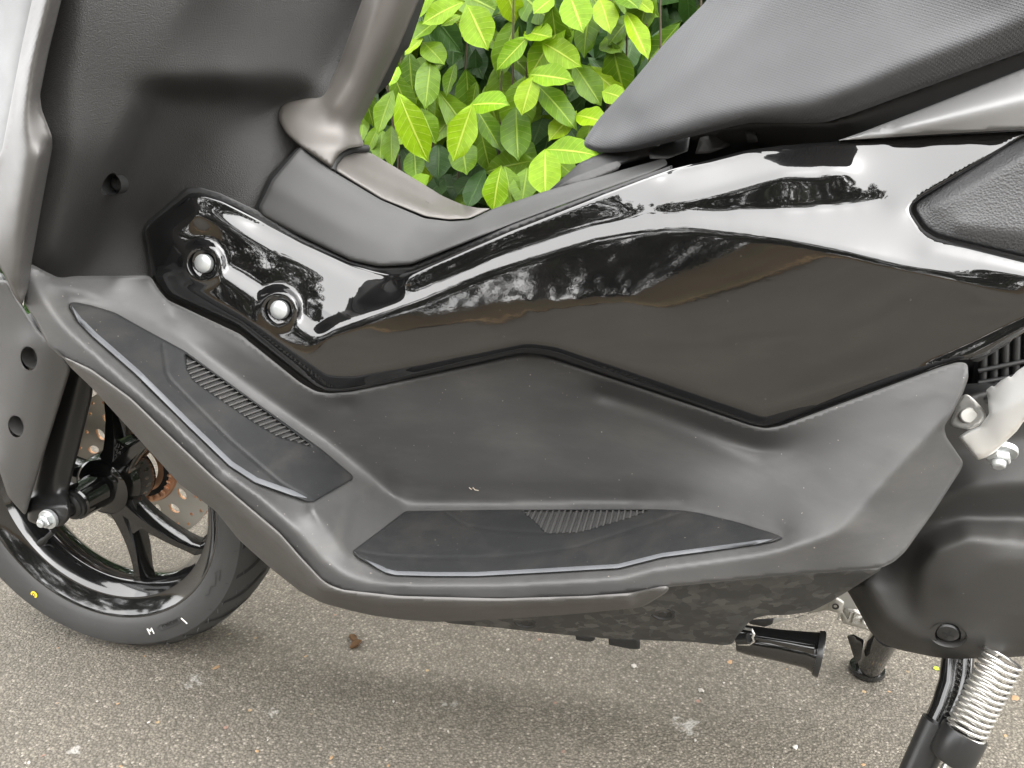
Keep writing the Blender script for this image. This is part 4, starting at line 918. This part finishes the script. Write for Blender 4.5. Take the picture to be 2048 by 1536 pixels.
for cx, cy in ((404, 527), (556, 620)):
    n = face_normal(FG, cx, cy, 16); c = at(cx, cy, float(FG(cx, cy)))
    lathe('bolt_well', c, n, [(.0004, .0160), (-.0006, .0153), (-.006, .0145), (-.007, .013), (-.007, 0)], M_GLOSS, sc, 40)
    lathe('panel_bolt', c-n*.006, n, [(0, .0092), (.0035, .0092), (.0052, .0087), (.0066, .0069), (.0074, .0044), (.0077, .002), (.0077, 0)], M_BOLT, sc, 36)
# dark gasket that frames the panel
gk = [(372, 376), (402, 375), (440, 386), (517, 422), (601, 474), (702, 522), (758, 534), (823, 530), (904, 497), (1025, 448), (1186, 388), (1300, 346), (1345, 330), (1345, 345), (1186, 402), (904, 515), (800, 556), (740, 546), (600, 492), (440, 408), (395, 394), (300, 456), (312, 560), (300, 560), (284, 465), (290, 448)]
FK = Field(bbox_of(gk), [[(372, 376, 12.9), (517, 422, 11.4), (702, 522, 11.0), (758, 534, 10.9), (823, 530, 10.8), (1025, 448, 9.4), (1345, 332, 8.6)], [(284, 465, 13.9), (300, 560, 14.3)]], 4)
panel('panel_gasket', gk, FK, M_BLACK, sc, r=4, h=8, bev=3, bevd=.3, thick=1.5)

def line_dist(X, Y, L): return dist_poly(np.array([(p[0], p[1]) for p in L], float), X, Y, closed=False)
def sstep(d, a, b):
    t = np.clip((d-a)/(b-a), 0, 1); return t*t*(3-2*t)
# ---- footboard
fb = [(52, 534), (62, 527), (85, 540), (118, 556), (153, 552), (300, 551), (318, 580), (335, 600), (480, 668), (600, 765), (632, 783), (656, 787), (700, 784), (1030, 712), (1058, 709), (1088, 712), (1400, 816), (1500, 851), (1530, 857), (1560, 852), (1880, 734), (1915, 724), (1935, 726), (1937, 756), (1925, 790), (1908, 823), (1888, 854), (1892, 873), (1927, 924), (1923, 938), (1869, 1022), (1810, 1104), (1788, 1124), (1763, 1136), (1550, 1153), (1338, 1174), (1321, 1178), (1171, 1195), (995, 1200), (798, 1195), (688, 1184), (644, 1162), (560, 1068), (424, 954), (262, 800), (182, 742), (124, 716), (95, 690), (70, 640), (48, 605)]
R1 = [(55, 551), (84, 595), (120, 646), (182, 700), (255, 766), (346, 839), (437, 923), (518, 985), (590, 1058), (644, 1120), (688, 1150), (732, 1161), (864, 1167), (1039, 1166), (1171, 1159), (1250, 1153), (1303, 1137), (1400, 1125), (1517, 1108), (1634, 1080), (1681, 1061)]
R1w = [25.2, 26, 26.6, 27, 27.2, 27.2, 27.0, 26.9, 26.8, 26.6, 26.4, 26.2, 26.1, 26.0, 25.8, 25.6, 25.4, 25.1, 24.8, 24.6, 24.4]
MAT2 = [(811, 1022), (705, 1102), (714, 1115), (771, 1146), (789, 1151), (870, 1153), (952, 1153), (1083, 1146), (1237, 1137), (1325, 1115), (1500, 1091), (1548, 1083), (1566, 1075), (1548, 1067), (1478, 1045), (1400, 1026), (1369, 1021), (1303, 1018), (1039, 1019)]
MAT1 = [(138, 606), (151, 604), (185, 611), (230, 625), (291, 659), (367, 700), (500, 796), (643, 898), (705, 950), (707, 958), (626, 1004), (613, 1003), (510, 967), (459, 933), (373, 850), (271, 748), (185, 673), (155, 642), (139, 615)]
zf = .318
fb_lines = [[(x, y, w_) for (x, y), w_ in zip(R1, R1w)],
    [(x, y, w_-.9) for (x, y), w_ in zip([(150, 640), (185, 678), (271, 753), (373, 856), (459, 939), (510, 973), (615, 1010)], [25.4, 25.9, 26.2, 26.2, 25.9, 25.5, 24.2])],
    [(620, 1010, 25.3), (660, 1065, 24.9), (708, 1125, 24.7), (780, 1153, 24.6), (952, 1156, 24.6), (1083, 1149, 24.5), (1237, 1140, 24.2), (1325, 1118, 23.9), (1500, 1093, 23.4), (1570, 1078, 22.9)],
    [(700, 1095, 23.6), (735, 960, 12.9)], [(705, 1100, 23.4), (811, 1020, 12.6)],
    # inner border of the front mat
    [(138, 600, 23.2), (185, 606, 21.6), (230, 620, 20.4), (291, 652, 19.2), (367, 694, 18.0), (500, 788, 16.2), (643, 890, 14.6), (712, 945, 13.4), (770, 990, 12.2)],
    # ridge just above it
    [(100, 566, 24.6), (170, 585, 22.0), (240, 612, 19.8), (300, 642, 18.4), (376, 684, 17.2), (510, 778, 15.6), (654, 880, 13.8), (725, 935, 12.6), (790, 996, 11.2)],
    # floor inner corner and its lit lip
    [(811, 1020, 12.4), (878, 1019, 11.9), (1019, 1018, 11.6), (1143, 1017, 12.4), (1259, 1016, 13.2), (1369, 1020, 16.0), (1494, 1045, 19.7), (1566, 1068, 22.2)], [(800, 1004, 11.8), (880, 1007, 11.1), (1019, 1005, 10.9), (1143, 1003, 11.7), (1259, 1001, 12.6), (1369, 1004, 15.4)],
    # wall
    [(1000, 860, 11.6), (1100, 860, 11.6)],
    [(1200, 790, 12.6), (1400, 862, 14.4), (1480, 890, 15.2), (1580, 912, 17.2)],
    # lip under the gloss panel
    [(300, 553, 15.8), (335, 602, 15.7), (480, 670, 15.6), (632, 786, 15.4), (700, 787, 15.2), (1058, 712, 13.7), (1088, 715, 13.8), (1400, 819, 16.4), (1530, 860, 17.6), (1880, 737, 19.9), (1935, 728, 20.2)],
    [(345, 630, 16.2), (480, 700, 16.0), (620, 810, 15.0), (700, 812, 14.2)],
    [(62, 528, 24.8), (118, 557, 23.0), (153, 553, 21.2), (220, 553, 18.2)],
    # rear flank
    [(1600, 930, 18.2), (1680, 900, 19.6), (1820, 800, 20.4), (1900, 760, 20.6)], 
    [(1681, 1061, 24.4), (1732, 1006, 23.4), (1830, 901, 22.6), (1908, 823, 21.8), (1937, 745, 21)],
    [(1890, 862, 21.0), (1925, 930, 19.6), (1869, 1022, 20.8), (1790, 1121, 23)],
    # outer face
    [(52, 540, 25.1), (60, 610, 26.0), (90, 680, 26.6), (124, 716, 26.9), (182, 742, 27.1), (262, 798, 27.2), (424, 954, 27.1), (560, 1068, 26.8), (644, 1162, 26.6), (688, 1184, 26.4), (798, 1195, 26.2), (995, 1200, 26.1), (1171, 1195, 25.9), (1338, 1175, 25.5), (1550, 1153, 24.8), (1763, 1137, 23.6)]]
WALL = np.array([(770, 960), (730, 840), (1060, 745), (1300, 805), (1520, 895), (1880, 765), (1900, 800), (1720, 985), (1640, 1040), (1480, 1012), (1320, 982), (830, 980)], float)
def soften(W, X, Y):                                            # the hollow of the step wall is one soft sweep
    m = np.where(inside(WALL, X, Y), sstep(dist_poly(WALL, X, Y), 0, 42), 0.0)
    return W*(1-m)+gblur(W, 34/4)*m
FB = Field(bbox_of(fb), fb_lines, 4.2, soften, 3)
fbo, wfb = panel('footboard', fb, FB, M_FOOT, sc, r=9, h=7, bev=3.5, bevd=.28, thick=1.5)
# lower trim
lt = [(110, 694), (124, 712), (182, 738), (262, 796), (330, 862), (424, 951), (560, 1066), (600, 1112), (644, 1159), (660, 1170), (688, 1180), (798, 1192), (995, 1197), (1171, 1192), (1259, 1186), (1321, 1173), (1335, 1172), (1339, 1177), (1332, 1186), (1290, 1212), (1270, 1216), (1150, 1228), (1039, 1236), (950, 1241), (872, 1244), (800, 1239), (745, 1231), (700, 1221), (644, 1206), (600, 1183), (543, 1138), (478, 1080), (430, 1021), (359, 968), (270, 870), (182, 774), (140, 734)]
FLT = Field(bbox_of(lt), [[(112, 697, 27.6), (124, 714, 27.8), (182, 740, 28), (262, 798, 28.2), (424, 953, 28.4), (560, 1068, 28.2), (644, 1161, 27.8), (688, 1182, 27.6), (798, 1194, 27.5), (995, 1199, 27.4), (1171, 1194, 27.1), (1321, 1175, 26.6)],
     [(150, 735, 27.6), (262, 822, 28.0), (420, 975, 28.2), (560, 1095, 28.), (640, 1182, 27.6), (760, 1208, 27.2), (1000, 1214, 27), (1260, 1200, 26.5)],
     [(140, 736, 26.4), (182, 776, 25.8), (359, 970, 24.6), (430, 1021, 24.6), (543, 1138, 24.4), (644, 1206, 24.), (745, 1231, 23.8), (872, 1244, 23.6), (1039, 1236, 23.8), (1270, 1216, 24.6), (1335, 1182, 26.)]], 5)
_FLT = FLT
FLT = lambda X, Y: _FLT(X, Y)-.15
panel('lower_trim', lt, FLT, M_TRIM, sc, r=9, h=6, bev=4, bevd=.35, thick=2)

# ---- foot mats with their chamfer, steps and ribs
ZONE1 = np.array([(370, 708), (440, 757), (613, 884), (632, 897), (605, 888), (555, 873), (510, 846), (408, 777), (384, 758), (375, 740)], float)
ZONE2 = np.array([(1040, 1021), (1303, 1020), (1259, 1036), (1171, 1062), (1149, 1066), (1092, 1067), (1066, 1040)], float)
def mat_base(off): return lambda X, Y: FB(X, Y)+off
def mat_add(zone, step_line, side):
    def f(X, Y):
        ins = inside(zone, X, Y); d = dist_poly(zone, X, Y); v = np.where(ins, -1.0*sstep(d, 0, 3), 0.0)
        for L in step_line: v = v-.15*np.exp(-(line_dist(X, Y, L)/3.4)**2)
        return v
    return f
step1 = [[(326, 690), (333, 745), (341, 760), (380, 800), (460, 880), (560, 965), (622, 1001)]]
step2 = [[(715, 1103), (760, 1112), (850, 1116), (950, 1116), (1060, 1108), (1150, 1096), (1230, 1070), (1369, 1024)], [(893, 1026), (920, 1045), (935, 1053), (1000, 1061), (1088, 1066)]]
m1, wm1 = panel('foot_mat', MAT1, mat_base(.55), M_RUBBER, sc, r=5, h=3.6, bev=4, bevd=.35, thick=.9, label='front foot mat, climbing towards the leg shield', add=mat_add(ZONE1, step1, 1), nd=3)
m2, wm2 = panel('foot_mat', MAT2, mat_base(.5), M_RUBBER, sc, r=5, h=3.6, bev=4, bevd=.35, thick=.9, label='flat rear foot mat', add=mat_add(ZONE2, step2, 1), nd=3)
def edge_strip(name, line, wd, wf, parent, lift=.06):
    P = [Vector(p) for p in line]; bm = bmesh.new(); prev = None; R = []
    for a, b in zip(P, P[1:]):
        k = max(1, int((b-a).length/8))
        for j in range(k): R.append(a.lerp(b, j/k))
    R.append(P[-1])
    for i, p in enumerate(R):
        t = (R[min(i+1, len(R)-1)]-R[max(i-1, 0)]).normalized(); n = Vector((-t.y, t.x)); e = min(1, i/4+.12, (len(R)-1-i)/4+.12)
        q = [p+n*wd*s*e for s in (-.5, 0, .5)]
        cur = [bm.verts.new(at(x.x, x.y, wat(wf, x.x, x.y)+lift+(.07 if k_ == 1 else 0))) for k_, x in enumerate(q)]
        if prev:
            for u in (0, 1): bm.faces.new((prev[u], prev[u+1], cur[u+1], cur[u]))
        prev = cur
    return from_bm(name, bm, M_RIDGE, parent, 60)
edge_strip('mat_edge', [(144, 613), (160, 640), (189, 669), (275, 744), (377, 845), (462, 927), (513, 960), (614, 996)], 10, wm1, m1)
edge_strip('mat_edge', [(730, 1119), (772, 1141), (792, 1146), (870, 1148), (952, 1148), (1083, 1141), (1236, 1132), (1324, 1110), (1500, 1087), (1546, 1078)], 8, wm2, m2)
def clip_line(zone, p, d):
    """the stretch of the line p+t*d inside the zone"""
    ts = []
    for a, b in zip(zone, np.roll(zone, -1, 0)):
        e = b-a; M = np.array([[d[0], -e[0]], [d[1], -e[1]]]); dt = np.linalg.det(M)
        if abs(dt) < 1e-9: continue
        t, s = np.linalg.solve(M, a-p)
        if 0 <= s <= 1: ts.append(t)
    return (min(ts), max(ts)) if len(ts) > 1 else None
def ribs(zone, p0, p1, n, direc, wf_base, parent, hw):
    for i in range(n):
        p = np.array(p0)+(np.array(p1)-np.array(p0))*(i+.5)/n
        d = direc(p); d = d/np.linalg.norm(d); ts = clip_line(zone, p, d)
        if not ts or ts[1]-ts[0] < 5: continue
        a, b = p+d*ts[0], p+d*ts[1]; st_ = (np.array(p1)-np.array(p0)); st_ = st_/np.linalg.norm(st_)*hw; bm = bmesh.new(); sec = []
        for q, top in ((a, -.02), (b, -.02)):
            sec.append([bm.verts.new(at(q[0]+st_[0]*s, q[1]+st_[1]*s, float(wf_base(q[0]+st_[0]*s, q[1]+st_[1]*s))+h_)) for s, h_ in ((-1, -.95), (-.3, top), (.3, top), (1, -.95))])
        for k in range(3): bm.faces.new((sec[0][k], sec[0][k+1], sec[1][k+1], sec[1][k]))
        bm.faces.new(sec[0][::-1]); bm.faces.new(sec[1]); from_bm('rib', bm, M_RIB, parent, 20)
ribs(ZONE1, (378, 722), (620, 892), 25, lambda p: np.array([1, -.36]), mat_base(.55), m1, 4.0)
ribs(ZONE2, (1045, 1040), (1292, 1026), 20, lambda p: np.array([1400-p[0], 270-p[1]]), mat_base(.5), m2, 4.2)
# pale fibre on the step wall
tube('stray_fibre', [at(x, y, wat(FB, x, y)+.12) for x, y in ((938, 975), (943, 979), (946, 975), (950, 980), (957, 981))], .00045, M_PALE_HAIR, sc, 5)

# ---- belly cover with forged pattern
bc = [(872, 1238), (1039, 1228), (1270, 1205), (1300, 1180), (1338, 1170), (1550, 1150), (1763, 1134), (1760, 1141), (1698, 1181), (1660, 1204), (1620, 1224), (1575, 1230), (1532, 1231), (1510, 1236), (1496, 1246), (1484, 1262), (1474, 1272), (1466, 1287), (1450, 1291), (1386, 1284), (1215, 1277), (1112, 1268), (1000, 1256), (900, 1247)]
FBC = Field(bbox_of(bc), [[(872, 1238, 22.5), (1039, 1228, 22.8), (1270, 1205, 23), (1338, 1172, 23.4), (1550, 1152, 23), (1763, 1136, 21)], [(1050, 1238, 21.8), (1290, 1224, 21.6), (1420, 1212, 21.4), (1560, 1190, 21.2), (1690, 1172, 20.2)], [(900, 1248, 20.6), (1112, 1268, 18.5), (1215, 1277, 17.6), (1386, 1284, 16.6), (1466, 1287, 16)], [(1496, 1246, 17.6), (1532, 1231, 18.2), (1620, 1224, 18), (1698, 1181, 19.4)]], 5)
panel('belly_cover', bc, FBC, M_FORGED, sc, r=6, h=8, bev=3, bevd=.25, thick=2)
for x, y in ((1325, 1227), (1049, 1244)):
    n = Vector((0, -1, -.45)); c = at(x, y, wat(FBC, x, y)); lathe('cover_clip', c, n, [(-.002, .011), (.0006, .0108), (.0008, .009), (-.0006, .0075), (-.0006, .004), (.0006, .0035), (.0008, 0)], M_BLACK, sc, 28)
def block(name, P, w0, thick, mat, bev=2, parent=None, r=3): return panel(name, P, flat(w0), mat, parent or sc, r=r, h=12, bev=bev, bevd=.2, thick=thick)[0]
block('drain_bracket', [(1150, 1268), (1190, 1270), (1190, 1280), (1180, 1284), (1152, 1280)], 11, 3, M_BLACK)
block('rubber_stop', [(1216, 1272), (1280, 1276), (1280, 1298), (1262, 1298), (1218, 1290)], 12, 3, M_BLACK)
# ---- crankcase glimpses
block('crankcase', [(1500, 1248), (1545, 1236), (1600, 1236), (1650, 1205), (1700, 1165), (1760, 1200), (1745, 1266), (1700, 1243), (1684, 1243), (1678, 1226), (1655, 1220), (1600, 1232), (1540, 1250)], 1.5, 8, M_CAST)
lug = block('crankcase_lug', [(1661, 1198), (1671, 1193), (1689, 1204), (1684, 1228), (1657, 1221)], 3.5, 3, M_CAST)
lathe('lug_hole', at(1671, 1213, 3.55), (0, -1, 0), [(0, .0036), (.0005, .0036), (.0002, .0026), (-.002, 0)], M_SATINBLK, sc, 16)
block('crankcase_foot', [(1690, 1217), (1716, 1219), (1742, 1262), (1684, 1246)], 3.2, 4, M_CAST)
text_mesh('casting_letters', 'NEC', .019, M_CAST, sc, face_frame(at(1711, 1238, 3.3), (1, 0, -.12), (0, -1, 0)), .0009)
block('engine_mount', [(1494, 1240), (1548, 1236), (1545, 1248), (1530, 1254), (1500, 1248)], 5, 5, M_BLACK)
# ---- folded side stand
stand = [at(1478, 1276, 11), at(1500, 1281, 11.3), at(1560, 1291, 12), at(1615, 1300, 12.6), at(1638, 1307, 12.8)]
sst = tube('side_stand', stand, [.0135, .0145, .0155, .0175, .0205], M_BLKPAINT, sc, 24)
lathe('stand_foot', stand[-1], stand[-1]-stand[-2], [(-.003, .0), (-.003, .0212), (.001, .0224), (.0025, .022), (.0025, 0)], M_SATINBLK, sst, 32)
tube('stand_rib', [at(1512, 1274, 13.2), at(1580, 1287, 14.2), at(1630, 1297, 14.8)], [.003, .0045, .006], M_BLKPAINT, sst, 10)
for (a, b) in (((1488, 1257), (1508, 1268)), ((1476, 1288), (1508, 1282))):
    mid = ((a[0]+b[0])/2+6, (a[1]+b[1])/2+(-3 if a[1] < 1270 else 4)); tube('spring_hook', [at(*a, 12.8), at(*mid, 13.2), at(b[0], b[1], 13.4), at(b[0]-3, 1275, 13.4)], .0014, M_SPRING, sst, 8)
tube('stand_spring', [at(1474, 1278, 12.9), at(1498, 1277, 13.3)], .0055, M_SATINBLK, sst, 14)
# ---- centre stand: far foot, near leg, big spring
cs = tube('centre_stand', [at(1775, 1268, -7), at(1755, 1300, -10), at(1738, 1334, -13.5)], [.0165, .0165, .0165], M_BLKPAINT, sc, 20)
ft = ground_at(1734, 1338, .006); lathe('stand_shoe', ft, (0, 0, 1), [(-.005, 0), (-.005, .021), (-.001, .023), (.004, .022), (.006, .015), (.006, 0)], M_BLKPAINT, cs, 28)
block('stand_tang', [(1694, 1272), (1706, 1268), (1728, 1280), (1722, 1318), (1712, 1328)], -9.5, .6, M_BLKPAINT, 1, cs)
near = [at(1911, 1270, 14), at(1909, 1320, 15), at(1904, 1365, 16), at(1889, 1412, 17), at(1864, 1470, 18), at(1826, 1560, 19.5), at(1800, 1620, 20.5), Vector((.178, -.238, .006))]
tube('stand_leg', near, [.0105]*8, M_BLKPAINT, cs, 24)
lathe('stand_shoe', (.178, -.238, .006), (0, 0, 1), [(-.005, 0), (-.005, .018), (-.001, .020), (.004, .019), (.006, .013), (.006, 0)], M_BLKPAINT, cs, 28)
tube('stand_gusset', [at(1934, 1300, 15), at(1932, 1345, 16), at(1920, 1390, 17), at(1902, 1425, 18)], [.006, .006, .005, .003], M_BLKPAINT, cs, 10)
tube('stand_sleeve', [at(1876, 1444, 18.2), at(1858, 1486, 18.8), at(1824, 1562, 19.8)], [.0130, .0132, .0132], M_SATINBLK, cs, 24)
# the spring
sa, sb = np.array(at(2008, 1312, 18)), np.array(at(1912, 1500, 20.5)); ax = Vector(sb-sa); Ls = ax.length; ax.normalize(); su = ax.orthogonal().normalized(); sv = ax.cross(su); path = []; turns = 17
for i in range(turns*16+1):
    t = i/(turns*16); a = 2*math.pi*turns*t; path.append(Vector(sa)+ax*Ls*t+(su*math.cos(a)+sv*math.sin(a))*.0146)
tube('stand_spring', path, .0016, M_SPRING, cs, 8)
lathe('spring_cup', Vector(sb)-ax*.018, ax, [(0, .0156), (0, .0176), (.002, .0180), (.026, .0178), (.029, .016), (.029, .0), (.026, .0), (.024, .0156)], M_SATINBLK, cs, 40, closed=False)
tube('spring_rod', [Vector(sb)+ax*.01, Vector(sb)+ax*.10], .0042, M_SPRING, cs, 12)
# ---- transmission cover
tc = [(1690, 1176), (1712, 1168), (1738, 1152), (1763, 1120), (1800, 1040), (1830, 960), (1850, 880), (1905, 800), (2000, 770), (2160, 780), (2160, 1300), (2048, 1313), (1985, 1316), (1912, 1319), (1873, 1315), (1795, 1299), (1764, 1287), (1740, 1264), (1722, 1230), (1700, 1190)]
FTC = Field(bbox_of(tc), [[(1690, 1176, 14), (1740, 1264, 14.2), (1795, 1299, 15), (1912, 1319, 16), (2160, 1302, 16.4)], [(1735, 1165, 16), (1770, 1240, 17), (1830, 1280, 17.6), (2160, 1290, 17.8)], [(1763, 1120, 13.5), (1830, 990, 13.2), (1905, 900, 12.8), (2160, 860, 13)], [(1850, 1010, 14.5), (1950, 970, 15.5), (2160, 960, 16)],
      [(1800, 1090, 14.0), (1880, 1050, 14.4), (2160, 1030, 15.2)], [(1845, 1215, 17.8), (1842, 1140, 18.0), (1868, 1095, 18.3), (1935, 1068, 18.6), (2160, 1088, 19)], [(1820, 1220, 16.8), (1818, 1135, 16.2), (1850, 1085, 15.8), (1930, 1050, 15.8), (2160, 1064, 16.4)], [(1900, 1180, 18.8), (2000, 1120, 19.4), (2160, 1120, 19.6)], [(1890, 1290, 18), (2000, 1235, 18.6), (2160, 1230, 19)]], 9)
wl = circle_px(1896, 1270, 26, 24, 32)
panel('transmission_cover', tc, FTC, M_COVER, sc, r=14, h=9, bev=7, bevd=.7, thick=3, holes=(wl,), nd=6)
n = face_normal(FTC, 1896, 1270, 14); c = at(1896, 1270, wat(FTC, 1896, 1270))
lathe('cover_screw_well', c, n, [(.0004, .0142), (-.001, .0134), (-.007, .0130), (-.007, 0)], M_COVER, sc, 32); screw('cover_screw', c-n*.004, n, .0098, M_SATINBLK, sc)
# ---- air box grille at the right edge
ab = [(1950, 722), (1985, 700), (2048, 660), (2160, 600), (2160, 850), (1980, 860), (1938, 800)]
panel('air_box', ab, flat(9), M_CORE, sc, r=4, h=20, bev=0, thick=4)
for k in range(9): tube('grille_bar', [at(1966+k*22, 712-k*13, 10), at(1962+k*22, 850-k*4, 10)], .0036, M_BLACK, sc, 8)
for k in range(5): tube('grille_bar', [at(1956, 742+k*24, 10.4), at(2160, 700+k*30, 10.4)], .0022, M_BLACK, sc, 8)
tube('hose', [at(1925, 792, 11), at(1970, 790, 12), at(2060, 800, 12.5)], .0105, M_SATINBLK, sc, 16)
gl = [(1936, 722), (1960, 708), (1996, 684), (2012, 676), (2030, 672), (2022, 684), (1972, 714), (1958, 724)]
panel('panel_lip', gl, flat(17.5), M_BLACK, sc, r=4, h=10, bev=3, bevd=.3, thick=2)
block('shock_mount', [(1884, 852), (1905, 838), (1950, 900), (1958, 925), (1940, 932), (1925, 930)], 11, 4, M_SATINBLK)
# ---- passenger foot peg
def slab(name, P, wn, thick, mat, parent, bev=4, r=4, bevd=.35): return panel(name, P, wn, mat, parent, r=r, h=8, bev=bev, bevd=bevd, thick=thick)
br = [(1898, 850), (1922, 792), (1934, 787), (1950, 800), (1970, 822), (1974, 838), (1958, 853), (1936, 860), (1912, 856)]
bro = slab('peg_bracket', br, plane3((1900, 850, 16.5), (1934, 788, 15.0), (1972, 835, 17.2)), 1.2, M_CAST, sc, 3, 12, .2)[0]
lathe('pivot_pin', at(1936, 832, wat(plane3((1900, 850, 16.5), (1934, 788, 15.0), (1972, 835, 17.2)), 1936, 832)), (-.1, -1, .5), [(0, .0068), (.002, .0066), (.003, .0055), (.003, 0)], M_CAST, bro, 24)
pb = [(1916, 874), (1934, 862), (1960, 852), (1978, 828), (1976, 800), (1972, 780), (1984, 771), (1988, 774), (2000, 762), (2018, 752), (2022, 755), (2034, 742), (2160, 660), (2160, 780), (2048, 842), (2034, 862), (1988, 906), (1972, 915), (1956, 920)]
pgl = [[(1916, 876, 18.5), (1956, 920, 19.5)], [(1934, 864, 18.8), (1978, 908, 20)], [(1976, 800, 17.8), (1972, 780, 17.2), (2034, 742, 19.2), (2160, 660, 24)], [(1990, 830, 20.2), (2160, 730, 26.)], [(2000, 870, 20.6), (2048, 842, 22.), (2160, 780, 25.4)], [(1960, 855, 19.2), (1990, 862, 20.2)]]
pgo = slab('passenger_footpeg', pb, Field(bbox_of(pb), pgl, 5), 3, M_ALU, sc, 5, 4, .5)[0]
hexbolt('peg_bolt', at(1998, 902, 18.6), (-.15, -.75, -.7), .0085, M_BOLT, pgo, 1.5)

# ================================================================== LITTER ON THE ROAD
def crumb(name, px, py, size, mat, label, cat, group, seed, flatn=.35, curl=.0):
    rnd = random.Random(seed); bm = bmesh.new(); bmesh.ops.create_icosphere(bm, subdivisions=2 if size > .006 else 1, radius=1)
    for v in bm.verts:
        k = 1+rnd.uniform(-.28, .28); v.co = Vector((v.co.x*size*k*1.25, v.co.y*size*k*.8, v.co.z*size*flatn*k+curl*size*(v.co.x**2)))
    bmesh.ops.rotate(bm, verts=bm.verts, cent=(0, 0, 0), matrix=Matrix.Rotation(rnd.uniform(0, 6.28), 3, 'Z'))
    zmin = min(v.co.z for v in bm.verts); me = bpy.data.meshes.new(name)
    for v in bm.verts: v.co.z -= zmin
    bm.to_mesh(me); bm.free(); smooth(me, 50); o = link(name, me, mat); o.location = ground_at(px, py)+Vector((0, 0, -.0005)); tag(o, label, cat, group); return o
def curled_leaf(px, py, L, label, seed):
    rnd = random.Random(seed); bm = bmesh.new(); G = []
    for j in range(7):
        t = j/6; hw = .30*math.sin(math.pi*(t*.9+.05)); G.append([bm.verts.new(((t-.5)*L, s*hw*L, .12*L+(abs(s)**2)*hw*L*1.1-.25*L*math.sin(t*2.6)+rnd.uniform(-.04, .04)*L)) for s in (-1, -.5, 0, .5, 1)])
    for a, b in zip(G, G[1:]):
        for k in range(4): bm.faces.new((a[k], a[k+1], b[k+1], b[k]))
    zmin = min(v.co.z for v in bm.verts)
    for v in bm.verts: v.co.z -= zmin
    bmesh.ops.solidify(bm, geom=bm.faces, thickness=.0006)
    me = bpy.data.meshes.new('dead_leaf'); bm.to_mesh(me); bm.free(); smooth(me, 50); o = link('dead_leaf', me, M_DEADLEAF); o.location = ground_at(px, py); o.rotation_euler.z = rnd.uniform(0, 6); tag(o, label, 'leaf', 'dead leaves on the asphalt'); return o
curled_leaf(706, 1280, .018, 'dark curled dead leaf on the asphalt below the step of the scooter', 3)
curled_leaf(712, 1294, .020, 'orange brown dead leaf touching the dark curled one below the step', 5)
crumb('leaf_scrap', 432, 1335, .0045, M_TANCHIP, 'tan leaf scrap below the front tyre', 'leaf scrap', 'tan scraps on the asphalt', 8, .15)
crumb('leaf_scrap', 1460, 1324, .0045, M_TANCHIP, 'tan leaf scrap below the folded side stand', 'leaf scrap', 'tan scraps on the asphalt', 9, .15)
crumb('pebble', 1402, 1384, .004, M_CHIP, 'round pale pebble in the dark shade below the belly cover', 'pebble', 'pebbles on the asphalt', 10, .7)
crumb('pebble', 1268, 1334, .0038, M_CHIP, 'whitish pebble lying below the black rubber stop', 'pebble', 'pebbles on the asphalt', 11, .7)
crumb('pebble', 1590, 1497, .0034, M_CHIP, 'pale pebble beside the pale scuffed blotch', 'pebble', 'pebbles on the asphalt', 12, .7)
crumb('leaf_scrap', 2030, 1396, .0055, M_TANCHIP, 'pinkish tan leaf scrap right of the big coil spring', 'leaf scrap', 'tan scraps on the asphalt', 14, .2)
crumb('leaf_scrap', 1872, 1338, .0045, M_LEAF['Y'], 'yellow green leaf scrap beside the near leg of the stand', 'leaf scrap', 'tan scraps on the asphalt', 15, .2)
rnd = random.Random(77)
for k in range(44):
    px, py = rnd.uniform(0, 2048), rnd.uniform(1290, 1536)
    if rnd.random() < .55: crumb('pebble', px, py, rnd.uniform(.0009, .0021), M_CHIP, 'tiny pale stone chip lying loose on the asphalt', 'pebble', 'tiny chips strewn on the asphalt', 200+k, .6)
    else: crumb('leaf_scrap', px, py, rnd.uniform(.0011, .0026), M_TANCHIP, 'tiny tan plant scrap lying loose on the asphalt', 'leaf scrap', 'tiny plant scraps strewn on the asphalt', 200+k, .25)
